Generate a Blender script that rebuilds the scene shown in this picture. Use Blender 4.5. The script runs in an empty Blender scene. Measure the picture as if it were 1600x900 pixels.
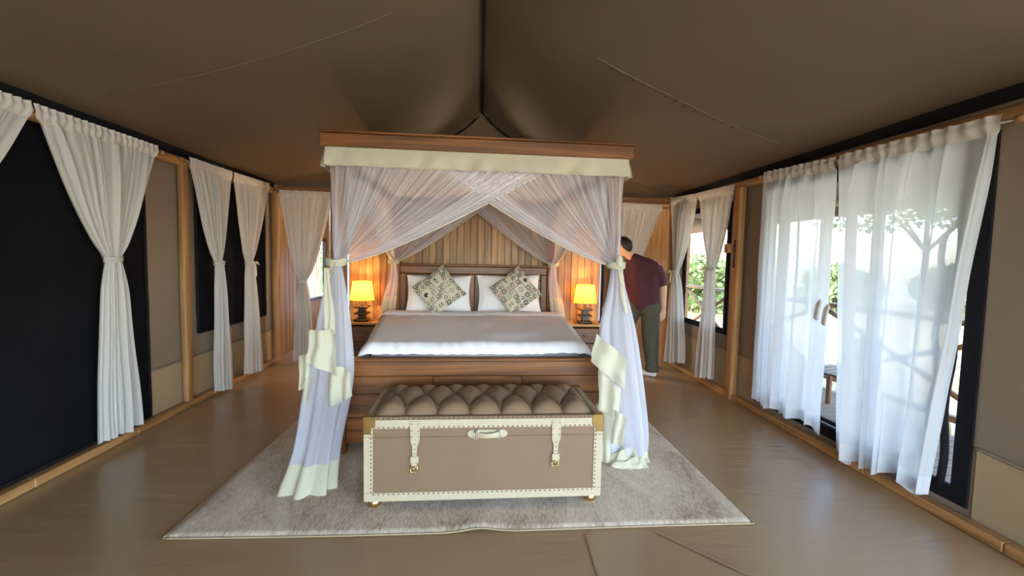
import bpy, bmesh, math, random
from mathutils import Vector, Matrix, noise
PI = math.pi
sc = bpy.context.scene
C = sc.collection

# ------------------------------------------------------------------ camera
cd = bpy.data.cameras.new('camera')
cd.sensor_width = 36.0
cd.lens = 700.0 / 1600.0 * 36.0
cd.clip_start = 0.05
cam = bpy.data.objects.new('camera', cd)
C.objects.link(cam)
cam.matrix_world = (Matrix.Translation((0, 0, 1.5)) @ Matrix.Rotation(-0.07247, 4, 'Z')
                    @ Matrix.Rotation(PI / 2 - 0.06561, 4, 'X') @ Matrix.Rotation(0.02, 4, 'Z'))
sc.camera = cam

# ------------------------------------------------------------------ sky, sun, exposure
w = bpy.data.worlds.new('sky')
sc.world = w
w.use_nodes = True
wn = w.node_tree
bgn = wn.nodes['Background']
sky = wn.nodes.new('ShaderNodeTexSky')
sky.sky_type = 'NISHITA'
sky.sun_disc = False
sky.sun_elevation = math.radians(52)
sky.sun_rotation = math.radians(250)
sky.air_density = 1.0
sky.dust_density = 1.3
wn.links.new(sky.outputs[0], bgn.inputs[0])
bgn.inputs[1].default_value = 0.42

sl = bpy.data.lights.new('sun', 'SUN')
sl.energy = .9
sl.angle = 0.01
sl.color = (1, .95, .86)
sun = bpy.data.objects.new('sun', sl)
C.objects.link(sun)
sun.rotation_euler = (math.radians(-14), math.radians(-36), 0)   # from the left, over the roof


def portal(name, loc, rot, sx, sy):
    l = bpy.data.lights.new(name, 'AREA')
    l.shape = 'RECTANGLE'
    l.size = sx
    l.size_y = sy
    l.cycles.is_portal = True
    o = bpy.data.objects.new(name, l)
    C.objects.link(o)
    o.location = loc
    o.rotation_euler = rot
    return o


portal('portal_door', (2.93, 3.36, 1.15), (0, PI / 2, 0), 2.2, 2.0)
portal('portal_window', (2.93, 5.52, 1.43), (0, PI / 2, 0), 1.6, 1.2)
portal('portal_side', (2.93, -1.05, 1.22), (0, PI / 2, 0), 2.4, 5.6)
portal('portal_entrance', (.65, -4.03, 1.35), (PI / 2, 0, 0), 4.3, 2.8)

vs = sc.view_settings
vs.view_transform = 'Standard'
vs.look = 'None'
vs.gamma = 1.0
vs.use_curve_mapping = False
vs.exposure = 3.0
sc.cycles.transparent_max_bounces = 24
sc.cycles.max_bounces = 12
sc.cycles.diffuse_bounces = 6
sc.cycles.transmission_bounces = 8
sc.cycles.sample_clamp_indirect = 6.0


# ------------------------------------------------------------------ materials
def srgb(r, g, b):
    def f(c):
        c /= 255.0
        return c / 12.92 if c <= .04045 else ((c + .055) / 1.055) ** 2.4
    return (f(r), f(g), f(b), 1)


M = {}


def newmat(name):
    m = bpy.data.materials.new(name)
    m.use_nodes = True
    nt = m.node_tree
    b = nt.nodes['Principled BSDF']
    M[name] = m
    return m, nt, b


def nd(nt, t, **kw):
    n = nt.nodes.new(t)
    for k, v in kw.items():
        setattr(n, k, v)
    return n


def plain(name, col, rough=.6, var=.12, scale=6.0, bump=0.0, bscale=60.0, metal=0.0, spec=.5):
    m, nt, b = newmat(name)
    tc = nd(nt, 'ShaderNodeTexCoord')
    no = nd(nt, 'ShaderNodeTexNoise')
    no.inputs['Scale'].default_value = scale
    no.inputs['Detail'].default_value = 4
    nt.links.new(tc.outputs['Object'], no.inputs['Vector'])
    cr = nd(nt, 'ShaderNodeValToRGB')
    c = srgb(*col)
    cr.color_ramp.elements[0].position = .3
    cr.color_ramp.elements[1].position = .7
    cr.color_ramp.elements[0].color = [x * (1 - var) for x in c[:3]] + [1]
    cr.color_ramp.elements[1].color = [min(1, x * (1 + var)) for x in c[:3]] + [1]
    nt.links.new(no.outputs[0], cr.inputs[0])
    nt.links.new(cr.outputs[0], b.inputs['Base Color'])
    b.inputs['Roughness'].default_value = rough
    b.inputs['Metallic'].default_value = metal
    b.inputs['Specular IOR Level'].default_value = spec
    if bump:
        n2 = nd(nt, 'ShaderNodeTexNoise')
        n2.inputs['Scale'].default_value = bscale
        n2.inputs['Detail'].default_value = 3
        nt.links.new(tc.outputs['Object'], n2.inputs['Vector'])
        bp = nd(nt, 'ShaderNodeBump')
        bp.inputs['Strength'].default_value = bump
        bp.inputs['Distance'].default_value = .01
        nt.links.new(n2.outputs[0], bp.inputs['Height'])
        nt.links.new(bp.outputs[0], b.inputs['Normal'])
    return m


def wood(name, dark, light, axis='z', rough=.45, rnd=.25, scale=1.0):
    m, nt, b = newmat(name)
    tc = nd(nt, 'ShaderNodeTexCoord')
    oi = nd(nt, 'ShaderNodeObjectInfo')
    mp = nd(nt, 'ShaderNodeMapping')
    s = {'x': (.9, 14, 14), 'y': (14, .9, 14), 'z': (14, 14, .9)}[axis]
    mp.inputs['Scale'].default_value = [q * scale for q in s]
    nt.links.new(tc.outputs['Object'], mp.inputs['Vector'])
    va = nd(nt, 'ShaderNodeVectorMath', operation='MULTIPLY_ADD')
    va.inputs[1].default_value = (40, 40, 40)
    nt.links.new(oi.outputs['Random'], va.inputs[0])
    nt.links.new(mp.outputs[0], va.inputs[2])
    no = nd(nt, 'ShaderNodeTexNoise')
    no.inputs['Scale'].default_value = 1.0
    no.inputs['Detail'].default_value = 6
    no.inputs['Distortion'].default_value = 1.2
    nt.links.new(va.outputs[0], no.inputs['Vector'])
    cr = nd(nt, 'ShaderNodeValToRGB')
    cr.color_ramp.elements[0].position = .32
    cr.color_ramp.elements[1].position = .68
    cr.color_ramp.elements[0].color = srgb(*dark)
    cr.color_ramp.elements[1].color = srgb(*light)
    nt.links.new(no.outputs[0], cr.inputs[0])
    hs = nd(nt, 'ShaderNodeHueSaturation')
    mr = nd(nt, 'ShaderNodeMapRange')
    mr.inputs['To Min'].default_value = 1 - rnd
    mr.inputs['To Max'].default_value = 1 + rnd
    nt.links.new(oi.outputs['Random'], mr.inputs['Value'])
    nt.links.new(mr.outputs[0], hs.inputs['Value'])
    nt.links.new(cr.outputs[0], hs.inputs['Color'])
    nt.links.new(hs.outputs[0], b.inputs['Base Color'])
    b.inputs['Roughness'].default_value = rough
    bp = nd(nt, 'ShaderNodeBump')
    bp.inputs['Strength'].default_value = .15
    bp.inputs['Distance'].default_value = .004
    nt.links.new(no.outputs[0], bp.inputs['Height'])
    nt.links.new(bp.outputs[0], b.inputs['Normal'])
    return m


def cloth(name, col, transl=.5, opacity=1.0, streak=None, weave=0.0):
    """diffuse + translucent cloth, partly see-through; streak = (frequency, amount) of gathers across the width"""
    m, nt, b = newmat(name)
    nt.nodes.remove(b)
    out = nt.nodes['Material Output']
    di = nd(nt, 'ShaderNodeBsdfDiffuse')
    tr = nd(nt, 'ShaderNodeBsdfTranslucent')
    di.inputs[0].default_value = srgb(*col)
    tr.inputs[0].default_value = srgb(*col)
    mx = nd(nt, 'ShaderNodeMixShader')
    mx.inputs[0].default_value = transl
    nt.links.new(di.outputs[0], mx.inputs[1])
    nt.links.new(tr.outputs[0], mx.inputs[2])
    if opacity >= 1.0 and not streak:
        nt.links.new(mx.outputs[0], out.inputs[0])
        return m
    tp = nd(nt, 'ShaderNodeBsdfTransparent')
    m2 = nd(nt, 'ShaderNodeMixShader')
    m2.inputs[0].default_value = opacity
    nt.links.new(tp.outputs[0], m2.inputs[1])
    nt.links.new(mx.outputs[0], m2.inputs[2])
    if streak:
        uv = nd(nt, 'ShaderNodeUVMap')
        mp = nd(nt, 'ShaderNodeMapping')
        mp.inputs['Scale'].default_value = (streak[0], .6, 1)
        no = nd(nt, 'ShaderNodeTexNoise')
        no.inputs['Scale'].default_value = 1
        no.inputs['Detail'].default_value = 3
        mr = nd(nt, 'ShaderNodeMapRange')
        mr.inputs['From Min'].default_value = .3
        mr.inputs['From Max'].default_value = .7
        mr.inputs['To Min'].default_value = opacity - streak[1]
        mr.inputs['To Max'].default_value = min(1, opacity + streak[1])
        nt.links.new(uv.outputs[0], mp.inputs[0])
        nt.links.new(mp.outputs[0], no.inputs['Vector'])
        nt.links.new(no.outputs[0], mr.inputs['Value'])
        nt.links.new(mr.outputs[0], m2.inputs[0])
    nt.links.new(m2.outputs[0], out.inputs[0])
    return m


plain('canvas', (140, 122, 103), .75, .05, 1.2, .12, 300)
plain('skirt', (172, 149, 114), .6, .06, 2, .1, 200)
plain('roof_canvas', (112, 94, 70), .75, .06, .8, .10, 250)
plain('black_cloth', (16, 15, 18), .9, .25, 3, .3, 120, spec=.15)
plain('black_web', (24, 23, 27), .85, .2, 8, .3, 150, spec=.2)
wood('pole_wood', (140, 96, 54), (188, 140, 86), 'z', .5, .1)
wood('beam_wood', (140, 96, 54), (190, 142, 88), 'y', .5, .1)
wood('rail_wood', (120, 78, 42), (160, 110, 66), 'x', .45, .1)
wood('plank_wood', (132, 92, 52), (188, 146, 92), 'z', .42, .22)
wood('bed_wood_x', (82, 44, 14), (146, 88, 36), 'x', .4, .10)
wood('bed_wood_y', (82, 44, 14), (146, 88, 36), 'y', .4, .10)
wood('bed_wood_z', (82, 44, 14), (146, 88, 36), 'z', .4, .10)
wood('table_wood', (160, 112, 62), (205, 156, 96), 'x', .4, .05)
wood('dark_wood', (34, 22, 16), (58, 38, 27), 'x', .35, .05)
cloth('curtain_white', (226, 219, 212), .35)
cloth('curtain_header', (226, 219, 210), .2)
cloth('sheer', (240, 242, 244), .62, .88)
cloth('sheer_hem', (238, 240, 242), .5, .97)
cloth('net', (252, 248, 253), .45, .40, (44, .16))
cloth('net_fold', (250, 247, 252), .45, .55, (30, .25))
cloth('net_tail', (240, 240, 250), .5, .62, (14, .22))
cloth('cream', (226, 220, 196), .35)
cloth('net_top', (250, 241, 236), .25)
plain('sheet_white', (248, 246, 246), .8, .02, 3, .06, 90)
plain('trunk_fabric', (124, 97, 70), .5, .04, 3, .12, 500)
plain('trunk_velvet', (136, 110, 84), .6, .05, 4, .08, 400)
plain('trunk_cream', (184, 168, 138), .5, .05, 20, .15, 260)
plain('brass', (150, 118, 66), .35, .15, 20, metal=.9)
plain('stud_brass', (128, 96, 58), .4, .1, 20, metal=.7)
plain('gold', (205, 175, 110), .25, .1, 10, metal=1)
plain('steel', (190, 190, 190), .3, .05, 10, metal=1)
plain('skin', (214, 166, 138), .55, .06, 12)
plain('hair', (28, 22, 20), .6, .2, 60)
plain('shirt', (76, 36, 46), .85, .12, 10, .1, 200)
plain('trouser', (78, 76, 62), .85, .12, 8, .1, 200)
plain('sock', (226, 216, 210), .9, .06, 20)
plain('c_cream', (214, 206, 180), .85, .04, 10, .1, 300)
plain('c_dark', (52, 54, 62), .85, .1, 10, .1, 300)
plain('c_red', (150, 92, 82), .85, .1, 10, .1, 300)
plain('c_olive', (128, 120, 88), .85, .1, 10, .1, 300)
plain('c_grey', (150, 146, 132), .85, .1, 10, .1, 300)
plain('leaf', (150, 168, 104), .6, .3, 1.5)
plain('leaf_dark', (112, 136, 84), .6, .3, 1.5)
plain('bark', (110, 88, 66), .9, .2, 8, .4, 30)
plain('dry_ground', (190, 178, 146), .95, .22, .7, .4, 12)
plain('dry_grass', (200, 184, 120), .9, .25, .6)
plain('deck_wood', (176, 160, 138), .7, .12, 4)
plain('white_plastic', (225, 222, 215), .4, .03, 10)


def screenmat():
    m, nt, b = newmat('screen')
    out = nt.nodes['Material Output']
    b.inputs['Base Color'].default_value = (.03, .03, .035, 1)
    tp = nd(nt, 'ShaderNodeBsdfTransparent')
    mx = nd(nt, 'ShaderNodeMixShader')
    mx.inputs[0].default_value = .60
    nt.links.new(tp.outputs[0], mx.inputs[1])
    nt.links.new(b.outputs[0], mx.inputs[2])
    nt.links.new(mx.outputs[0], out.inputs[0])


screenmat()


def glassmat():
    m, nt, b = newmat('pane_glass')
    out = nt.nodes['Material Output']
    tp = nd(nt, 'ShaderNodeBsdfTransparent')
    gl = nd(nt, 'ShaderNodeBsdfGlossy')
    gl.inputs['Roughness'].default_value = .03
    mx = nd(nt, 'ShaderNodeMixShader')
    mx.inputs[0].default_value = .08
    tp.inputs[0].default_value = (.8, .9, .95, 1)
    nt.links.new(tp.outputs[0], mx.inputs[1])
    nt.links.new(gl.outputs[0], mx.inputs[2])
    nt.links.new(mx.outputs[0], out.inputs[0])


glassmat()
cloth('frosted', (128, 142, 152), .8)


def floormat():
    m, nt, b = newmat('floor_sheet')
    tc = nd(nt, 'ShaderNodeTexCoord')
    no = nd(nt, 'ShaderNodeTexNoise')
    no.inputs['Scale'].default_value = .9
    no.inputs['Detail'].default_value = 5
    nt.links.new(tc.outputs['Object'], no.inputs['Vector'])
    cr = nd(nt, 'ShaderNodeValToRGB')
    cr.color_ramp.elements[0].color = srgb(150, 119, 82)
    cr.color_ramp.elements[1].color = srgb(176, 143, 104)
    nt.links.new(no.outputs[0], cr.inputs[0])
    nt.links.new(cr.outputs[0], b.inputs['Base Color'])
    b.inputs['Roughness'].default_value = .30
    b.inputs['Specular IOR Level'].default_value = .6
    n2 = nd(nt, 'ShaderNodeTexNoise')
    n2.inputs['Scale'].default_value = 2.2
    n2.inputs['Detail'].default_value = 5
    n2.inputs['Distortion'].default_value = 1.5
    mp = nd(nt, 'ShaderNodeMapping')
    mp.inputs['Scale'].default_value = (.6, 2.4, 1)
    mp.inputs['Rotation'].default_value = (0, 0, .25)
    nt.links.new(tc.outputs['Object'], mp.inputs[0])
    nt.links.new(mp.outputs[0], n2.inputs['Vector'])
    bp = nd(nt, 'ShaderNodeBump')
    bp.inputs['Strength'].default_value = .35
    bp.inputs['Distance'].default_value = .012
    nt.links.new(n2.outputs[0], bp.inputs['Height'])
    nt.links.new(bp.outputs[0], b.inputs['Normal'])


floormat()


def rugmat():
    m, nt, b = newmat('rug_pile')
    tc = nd(nt, 'ShaderNodeTexCoord')
    mp = nd(nt, 'ShaderNodeMapping')
    mp.inputs['Scale'].default_value = (1, .45, 1)
    nt.links.new(tc.outputs['Object'], mp.inputs[0])
    a = nd(nt, 'ShaderNodeTexNoise')
    a.inputs['Scale'].default_value = 2.6
    a.inputs['Detail'].default_value = 8
    a.inputs['Roughness'].default_value = .72
    a.inputs['Distortion'].default_value = .8
    nt.links.new(mp.outputs[0], a.inputs['Vector'])
    mp2 = nd(nt, 'ShaderNodeMapping')
    mp2.inputs['Scale'].default_value = (95, 22, 1)
    nt.links.new(tc.outputs['Object'], mp2.inputs[0])
    n2 = nd(nt, 'ShaderNodeTexNoise')
    n2.inputs['Scale'].default_value = 1
    n2.inputs['Detail'].default_value = 3
    nt.links.new(mp2.outputs[0], n2.inputs['Vector'])
    ad = nd(nt, 'ShaderNodeMath', operation='MULTIPLY_ADD')
    ad.inputs[1].default_value = .5
    nt.links.new(n2.outputs[0], ad.inputs[0])
    nt.links.new(a.outputs[0], ad.inputs[2])
    cr = nd(nt, 'ShaderNodeValToRGB')
    e = cr.color_ramp.elements
    e[0].position = .48
    e[0].color = srgb(132, 104, 80)
    e[1].position = .92
    e[1].color = srgb(234, 216, 192)
    x = e.new(.62)
    x.color = srgb(182, 157, 131)
    x = e.new(.74)
    x.color = srgb(210, 190, 164)
    nt.links.new(ad.outputs[0], cr.inputs[0])
    nt.links.new(cr.outputs[0], b.inputs['Base Color'])
    b.inputs['Roughness'].default_value = .95
    b.inputs['Specular IOR Level'].default_value = .1
    bp = nd(nt, 'ShaderNodeBump')
    bp.inputs['Strength'].default_value = .5
    bp.inputs['Distance'].default_value = .006
    nt.links.new(ad.outputs[0], bp.inputs['Height'])
    nt.links.new(bp.outputs[0], b.inputs['Normal'])


rugmat()


def shademat():
    m, nt, b = newmat('lamp_shade')
    nt.nodes.remove(b)
    out = nt.nodes['Material Output']
    di = nd(nt, 'ShaderNodeBsdfDiffuse')
    tr = nd(nt, 'ShaderNodeBsdfTranslucent')
    em = nd(nt, 'ShaderNodeEmission')
    di.inputs[0].default_value = (.75, .55, .22, 1)
    tr.inputs[0].default_value = (.95, .55, .08, 1)
    em.inputs[0].default_value = (1, .56, .05, 1)
    em.inputs[1].default_value = .08
    mx = nd(nt, 'ShaderNodeMixShader')
    mx.inputs[0].default_value = .6
    ad = nd(nt, 'ShaderNodeAddShader')
    nt.links.new(di.outputs[0], mx.inputs[1])
    nt.links.new(tr.outputs[0], mx.inputs[2])
    nt.links.new(mx.outputs[0], ad.inputs[0])
    nt.links.new(em.outputs[0], ad.inputs[1])
    nt.links.new(ad.outputs[0], out.inputs[0])
    m, nt, b = newmat('bulb')
    nt.nodes.remove(b)
    em = nd(nt, 'ShaderNodeEmission')
    em.inputs[0].default_value = (1, .6, .22, 1)
    em.inputs[1].default_value = 3
    nt.links.new(em.outputs[0], nt.nodes['Material Output'].inputs[0])


shademat()


# ------------------------------------------------------------------ mesh helpers
def mesh_from(name, bm, smooth=False):
    me = bpy.data.meshes.new(name)
    bm.to_mesh(me)
    bm.free()
    if smooth:
        for p in me.polygons:
            p.use_smooth = True
    return me


def obj(name, me, mat=None, parent=None, loc=None, rot=None):
    o = bpy.data.objects.new(name, me)
    C.objects.link(o)
    if mat and me is not None and not me.materials:
        me.materials.append(M[mat])
    if parent:
        o.parent = parent
    if loc is not None:
        o.location = loc
    if rot is not None:
        o.rotation_euler = rot
    return o


def tag(o, label, cat, group=None, kind=None):
    o['label'] = label
    o['category'] = cat
    if group:
        o['group'] = group
    if kind:
        o['kind'] = kind
    return o


def thing(name, label, cat, loc=(0, 0, 0), rz=0, group=None):
    o = bpy.data.objects.new(name, None)
    o.empty_display_size = .1
    C.objects.link(o)
    o.location = loc
    o.rotation_euler = (0, 0, rz)
    return tag(o, label, cat, group)


def struct(o):
    o['kind'] = 'structure'
    return o


def add_box(bm, x0, x1, y0, y1, z0, z1, bev=0.0):
    r = bmesh.ops.create_cube(bm, size=1.0)
    vv = r['verts']
    for v in vv:
        v.co = Vector((x0 + (v.co.x + .5) * (x1 - x0), y0 + (v.co.y + .5) * (y1 - y0), z0 + (v.co.z + .5) * (z1 - z0)))
    if bev:
        es = list({e for v in vv for e in v.link_edges})
        bmesh.ops.bevel(bm, geom=es, offset=bev, segments=1, affect='EDGES')


def box(name, mat, x0, x1, y0, y1, z0, z1, bev=.004, parent=None):
    bm = bmesh.new()
    add_box(bm, x0, x1, y0, y1, z0, z1, bev)
    cx, cy, cz = (x0 + x1) / 2, (y0 + y1) / 2, (z0 + z1) / 2
    bmesh.ops.translate(bm, verts=bm.verts, vec=(-cx, -cy, -cz))
    return obj(name, mesh_from(name, bm), mat, parent, (cx, cy, cz))


def add_tube(bm, pts, rad, n=8, caps=True):
    pts = [Vector(p) for p in pts]
    rr = rad if isinstance(rad, (list, tuple)) else [rad] * len(pts)
    rings = []
    prev = None
    for i, p in enumerate(pts):
        d = (pts[min(i + 1, len(pts) - 1)] - pts[max(i - 1, 0)]).normalized()
        if prev is None:
            a = Vector((0, 0, 1)) if abs(d.z) < .9 else Vector((1, 0, 0))
            u = d.cross(a).normalized()
        else:
            u = (prev - d * prev.dot(d)).normalized()
        prev = u
        v = d.cross(u)
        rings.append([bm.verts.new(p + (u * math.cos(2 * PI * k / n) + v * math.sin(2 * PI * k / n)) * rr[i]) for k in range(n)])
    for i in range(len(rings) - 1):
        for k in range(n):
            bm.faces.new((rings[i][k], rings[i][(k + 1) % n], rings[i + 1][(k + 1) % n], rings[i + 1][k]))
    if caps:
        bm.faces.new(rings[0][::-1])
        bm.faces.new(rings[-1])


def tube(name, mat, pts, rad, n=8, parent=None, smooth=True):
    bm = bmesh.new()
    add_tube(bm, pts, rad, n)
    return obj(name, mesh_from(name, bm, smooth), mat, parent)


def add_lathe(bm, prof, n=24, c=(0, 0, 0)):
    rings = []
    for r, z in prof:
        rings.append([bm.verts.new((c[0] + r * math.cos(2 * PI * k / n), c[1] + r * math.sin(2 * PI * k / n), c[2] + z)) for k in range(n)])
    for i in range(len(rings) - 1):
        for k in range(n):
            bm.faces.new((rings[i][k], rings[i][(k + 1) % n], rings[i + 1][(k + 1) % n], rings[i + 1][k]))
    return rings


def lathe(name, mat, prof, n=24, parent=None, loc=None, caps=True):
    bm = bmesh.new()
    r = add_lathe(bm, prof, n)
    if caps:
        bm.faces.new(r[0][::-1])
        bm.faces.new(r[-1])
    return obj(name, mesh_from(name, bm, True), mat, parent, loc)


def surf(f, nu, nv, u0=0., u1=1., v0=0., v1=1., closed=False):
    """grid mesh of f(u, v) with a UV map; returns a mesh datablock"""
    vs_, fs, uvs = [], [], []
    for j in range(nv + 1):
        for i in range(nu + 1):
            u = u0 + (u1 - u0) * i / nu
            v = v0 + (v1 - v0) * j / nv
            vs_.append(f(u, v))
            uvs.append((u, v))
    for j in range(nv):
        for i in range(nu):
            a = j * (nu + 1) + i
            fs.append((a, a + 1, a + nu + 2, a + nu + 1))
    me = bpy.data.meshes.new('surface')
    me.from_pydata([tuple(p) for p in vs_], [], fs)
    ul = me.uv_layers.new(name='UVMap')
    for l in me.loops:
        ul.data[l.index].uv = uvs[l.vertex_index]
    for p in me.polygons:
        p.use_smooth = True
    me.update()
    return me


def smooth01(t):
    t = max(0., min(1., t))
    return t * t * (3 - 2 * t)


def lerp(a, b, t):
    return a + (b - a) * t


def ns(x, y=0., z=0.):
    return noise.noise(Vector((x, y, z)))


# ------------------------------------------------------------------ tent shell
XW = 2.86          # side walls stand at x = -XW and +XW
YF, YB = -4.0, 6.45
YR = 8.85          # rear wall of the wooden annex
ZE, ZR, YA = 2.47, 3.17, 5.2


def roof_z(x, y):
    tx = abs(x) / XW
    ty = (y - YA) / (YB - YA)
    t = max(tx, ty, 0.0)
    t2 = min(t, 1.05)
    g = .66 * (1 - t2) + .34 * math.exp(-t2 / .09)
    sag = -.035 * math.sin(PI * min(1, t2)) * (1 + .3 * math.sin(y * 1.7))
    return ZE + (ZR - ZE) * g + sag + .012 * ns(x * 1.1, y * .9, 3.)


# floor sheet: one welded groundsheet, gently rumpled, with the sewn overlaps proud of it
def f_floor(u, v):
    x, y = lerp(-2.95, 2.95, u), lerp(YF - .1, YR + .05, v)
    ruck = .006 * max(0, ns(x * 1.3 + 5, y * 2.6, 1.)) * smooth01((x - 1.2) / .8) if y < 4.5 else 0
    return Vector((x, y, -.004 + ruck))


me = surf(f_floor, 90, 200)
floor = struct(obj('floor', me, 'floor_sheet'))
floor['label'] = 'tan canvas groundsheet covering the tent floor'


def seam_strip(pts, wdt, name='seam_overlap'):
    def f(u, v):
        i = min(int(u * (len(pts) - 1)), len(pts) - 2)
        t = u * (len(pts) - 1) - i
        a, b = Vector(pts[i]), Vector(pts[i + 1])
        p = a.lerp(b, t)
        n = Vector((-(b - a).y, (b - a).x, 0)).normalized()
        p = p + n * (v - .5) * wdt
        p.z = .0012 + .0008 * math.sin(PI * v) ** .5
        return p
    return obj(name, surf(f, 24, 4), 'floor_sheet', floor)


seam_strip([(.62, 2.32, 0), (.60, 1.9, 0), (.59, 1.2, 0)], .05)
seam_strip([(1.0, 2.34, 0), (1.3, 2.0, 0), (1.72, 1.75, 0)], .03)
seam_strip([(-2.8, 1.9, 0), (-1.9, 1.9, 0), (-.8, 1.88, 0)], .05)


def wall_holes(name, side, y0, y1, z0, z1, holes, mat, axis='x', thick=.02):
    """a canvas wall in the plane x=side (axis 'x') or y=side, with rectangular openings"""
    ys = sorted({y0, y1, *[h[0] for h in holes], *[h[1] for h in holes]})
    zs = sorted({z0, z1, *[h[2] for h in holes], *[h[3] for h in holes]})
    bm = bmesh.new()
    for a, b in zip(ys, ys[1:]):
        for c, d in zip(zs, zs[1:]):
            ym, zm = (a + b) / 2, (c + d) / 2
            if any(h[0] < ym < h[1] and h[2] < zm < h[3] for h in holes):
                continue
            s0, s1 = (side, side + thick) if side > 0 else (side - thick, side)
            if axis == 'x':
                add_box(bm, s0, s1, a, b, c, d)
            else:
                add_box(bm, a, b, s0, s1, c, d)
    bmesh.ops.remove_doubles(bm, verts=bm.verts, dist=1e-5)
    return struct(obj(name, mesh_from(name, bm), mat))


WL = wall_holes('wall_left', -XW, YF, YB, 0, 2.52, [], 'canvas')
WL['label'] = 'taupe canvas side wall on the left'
DOOR = (2.33, 4.28, .10, 2.22)
WIN = (4.96, 6.12, .67, 2.20)
WR = wall_holes('wall_right', XW, YF, YB, 0, 2.52, [DOOR, WIN, (-3.8, 1.7, .06, 2.36)], 'canvas')  # third opening, out of view near the entrance, added to let in daylight
WR['label'] = 'taupe canvas side wall with door and window on the right'
WF = wall_holes('wall_front', YF, -XW, XW, 0, 3.2, [(-1.4, 2.7, .02, 2.7)], 'canvas', 'y')  # unseen entrance opening, widened to bring more daylight inside
WF['label'] = 'taupe canvas entrance wall behind the viewer'


def skirt(parent, side, y0, y1, z1a, z1b, name='skirt_band'):
    s = 1 if side > 0 else -1

    def f(u, v):
        y = lerp(y0, y1, u)
        return Vector((side - s * (.006 + .006 * abs(ns(y * 2, v * 2, 7))), y, lerp(.02, lerp(z1a, z1b, u) + .004 * ns(y * 3), v)))
    o = obj(name, surf(f, 60, 6), 'skirt', parent)
    tube('skirt_seam', 'canvas', [(side - s * .012, lerp(y0, y1, k / 20), lerp(z1a, z1b, k / 20) + .004 * ns(lerp(y0, y1, k / 20) * 3)) for k in range(21)], .010, 6, parent)
    return o


skirt(WL, -XW, YF, .98, .455, .455)
skirt(WL, -XW, 4.05, YB, .455, .46)
skirt(WR, XW, 1.74, DOOR[0] - .03, .43, .47)
skirt(WR, XW, DOOR[1] + .09, YB, .50, .50)

# roof: slung canvas, steep at the ridge and flat towards the eaves, hipped at the far end
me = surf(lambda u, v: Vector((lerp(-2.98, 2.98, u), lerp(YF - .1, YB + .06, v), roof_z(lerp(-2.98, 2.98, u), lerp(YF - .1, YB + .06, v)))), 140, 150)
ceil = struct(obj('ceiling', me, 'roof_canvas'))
ceil['label'] = 'brown canvas tent roof with a dark ridge line'


def on_roof(pts, d=.006):
    return [(x, y, roof_z(x, y) - d) for x, y in pts]


# dark webbing on the ridge; added dark strips give the upper hips crease shade
bm = bmesh.new()
for k in range(40):
    y0, y1 = lerp(YF, YA, k / 40), lerp(YF, YA, (k + 1) / 40)
    add_box(bm, -.014, .014, y0, y1, ZR - .045, ZR - .012)
obj('ridge_webbing', mesh_from('ridge_webbing', bm), 'black_web', ceil)
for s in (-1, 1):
    tube('hip_crease_shade', 'black_web', on_roof([(s * XW * t, YA + (YB - YA) * t) for t in [k / 60 for k in range(0, 16)]], .022), [.012] * 10 + [.009, .008, .007, .006, .005, .004], 6, ceil)


def roof_seam(p0, p1, n=60, pucker=True):
    bm = bmesh.new()
    pts = []
    for k in range(n + 1):
        t = k / n
        x, y = lerp(p0[0], p1[0], t), lerp(p0[1], p1[1], t) + .03 * math.sin(PI * t)
        pts.append((x, y, roof_z(x, y) - .003 - .002 * ns(k * .9)))
    add_tube(bm, pts, .004, 6)
    if pucker:
        for k in range(4, n - 12, 3):
            x, y, z = pts[k]
            L = .05 + .05 * random.random()
            q = [(x - L * j / 4 * .15, y + L * j / 4, roof_z(x - L * j / 4 * .15, y + L * j / 4) - .001) for j in range(5)]
            add_tube(bm, q, [.005, .005, .004, .003, .001], 5)
    obj('roof_seam', mesh_from('roof_seam', bm, True), 'roof_canvas', ceil)


random.seed(4)
roof_seam((-.52, 2.66), (-2.45, 3.2), pucker=False)
roof_seam((.74, 2.95), (2.62, 3.72))


# dark eave band above the rods
def eave(side, name):
    s = 1 if side > 0 else -1

    def f(u, v):
        y = lerp(YF + .05, YB, u)
        return Vector((side - s * (.012 + .03 * v + .008 * ns(y * 2.2, v)), y, lerp(2.40, 2.485, v) + .006 * ns(y * 1.7)))
    return obj(name, surf(f, 80, 4), 'black_web', WL if s < 0 else WR)


eave(-XW, 'eave_band')
eave(XW, 'eave_band')

# ------------------------------------------------------------------ timber frame
def pole(name, label, x, y, z1, wx=.10, wy=.11, seed=0):
    """a planed, slightly crooked timber post"""
    def f(u, v):
        a = 2 * PI * u
        k = .55
        ca, sa = math.cos(a), math.sin(a)
        rx_ = wx / 2 * math.copysign(abs(ca) ** k, ca)
        ry_ = wy / 2 * math.copysign(abs(sa) ** k, sa)
        z = z1 * v
        return Vector((rx_ + .008 * ns(z * 1.3, seed), ry_ + .012 * ns(z * 1.1, seed + 5), z))
    o = obj(name, surf(f, 20, 24), 'pole_wood', None, (x, y, 0))
    return tag(o, label, 'post')


pole('timber_post', 'upright timber post against the left canvas wall between its two windows', -2.815, 4.50, 2.34, .065, .09, 1)
pr_ = pole('timber_post', 'upright timber post with a small block on the right canvas wall', 2.795, 4.70, 2.31, .085, .13, 2)
tube('knot', 'dark_wood', [(-.047, -.02, 1.75), (-.049, -.01, 1.45)], .012, 6, pr_)
pole('timber_post', 'upright corner post at the far left by the plank wall', -2.80, 6.42, 2.40, .10, .13, 3)
pole('timber_post', 'upright corner post at the far right behind the small window', 2.80, 6.50, 2.40, .10, .10, 4)

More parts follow.
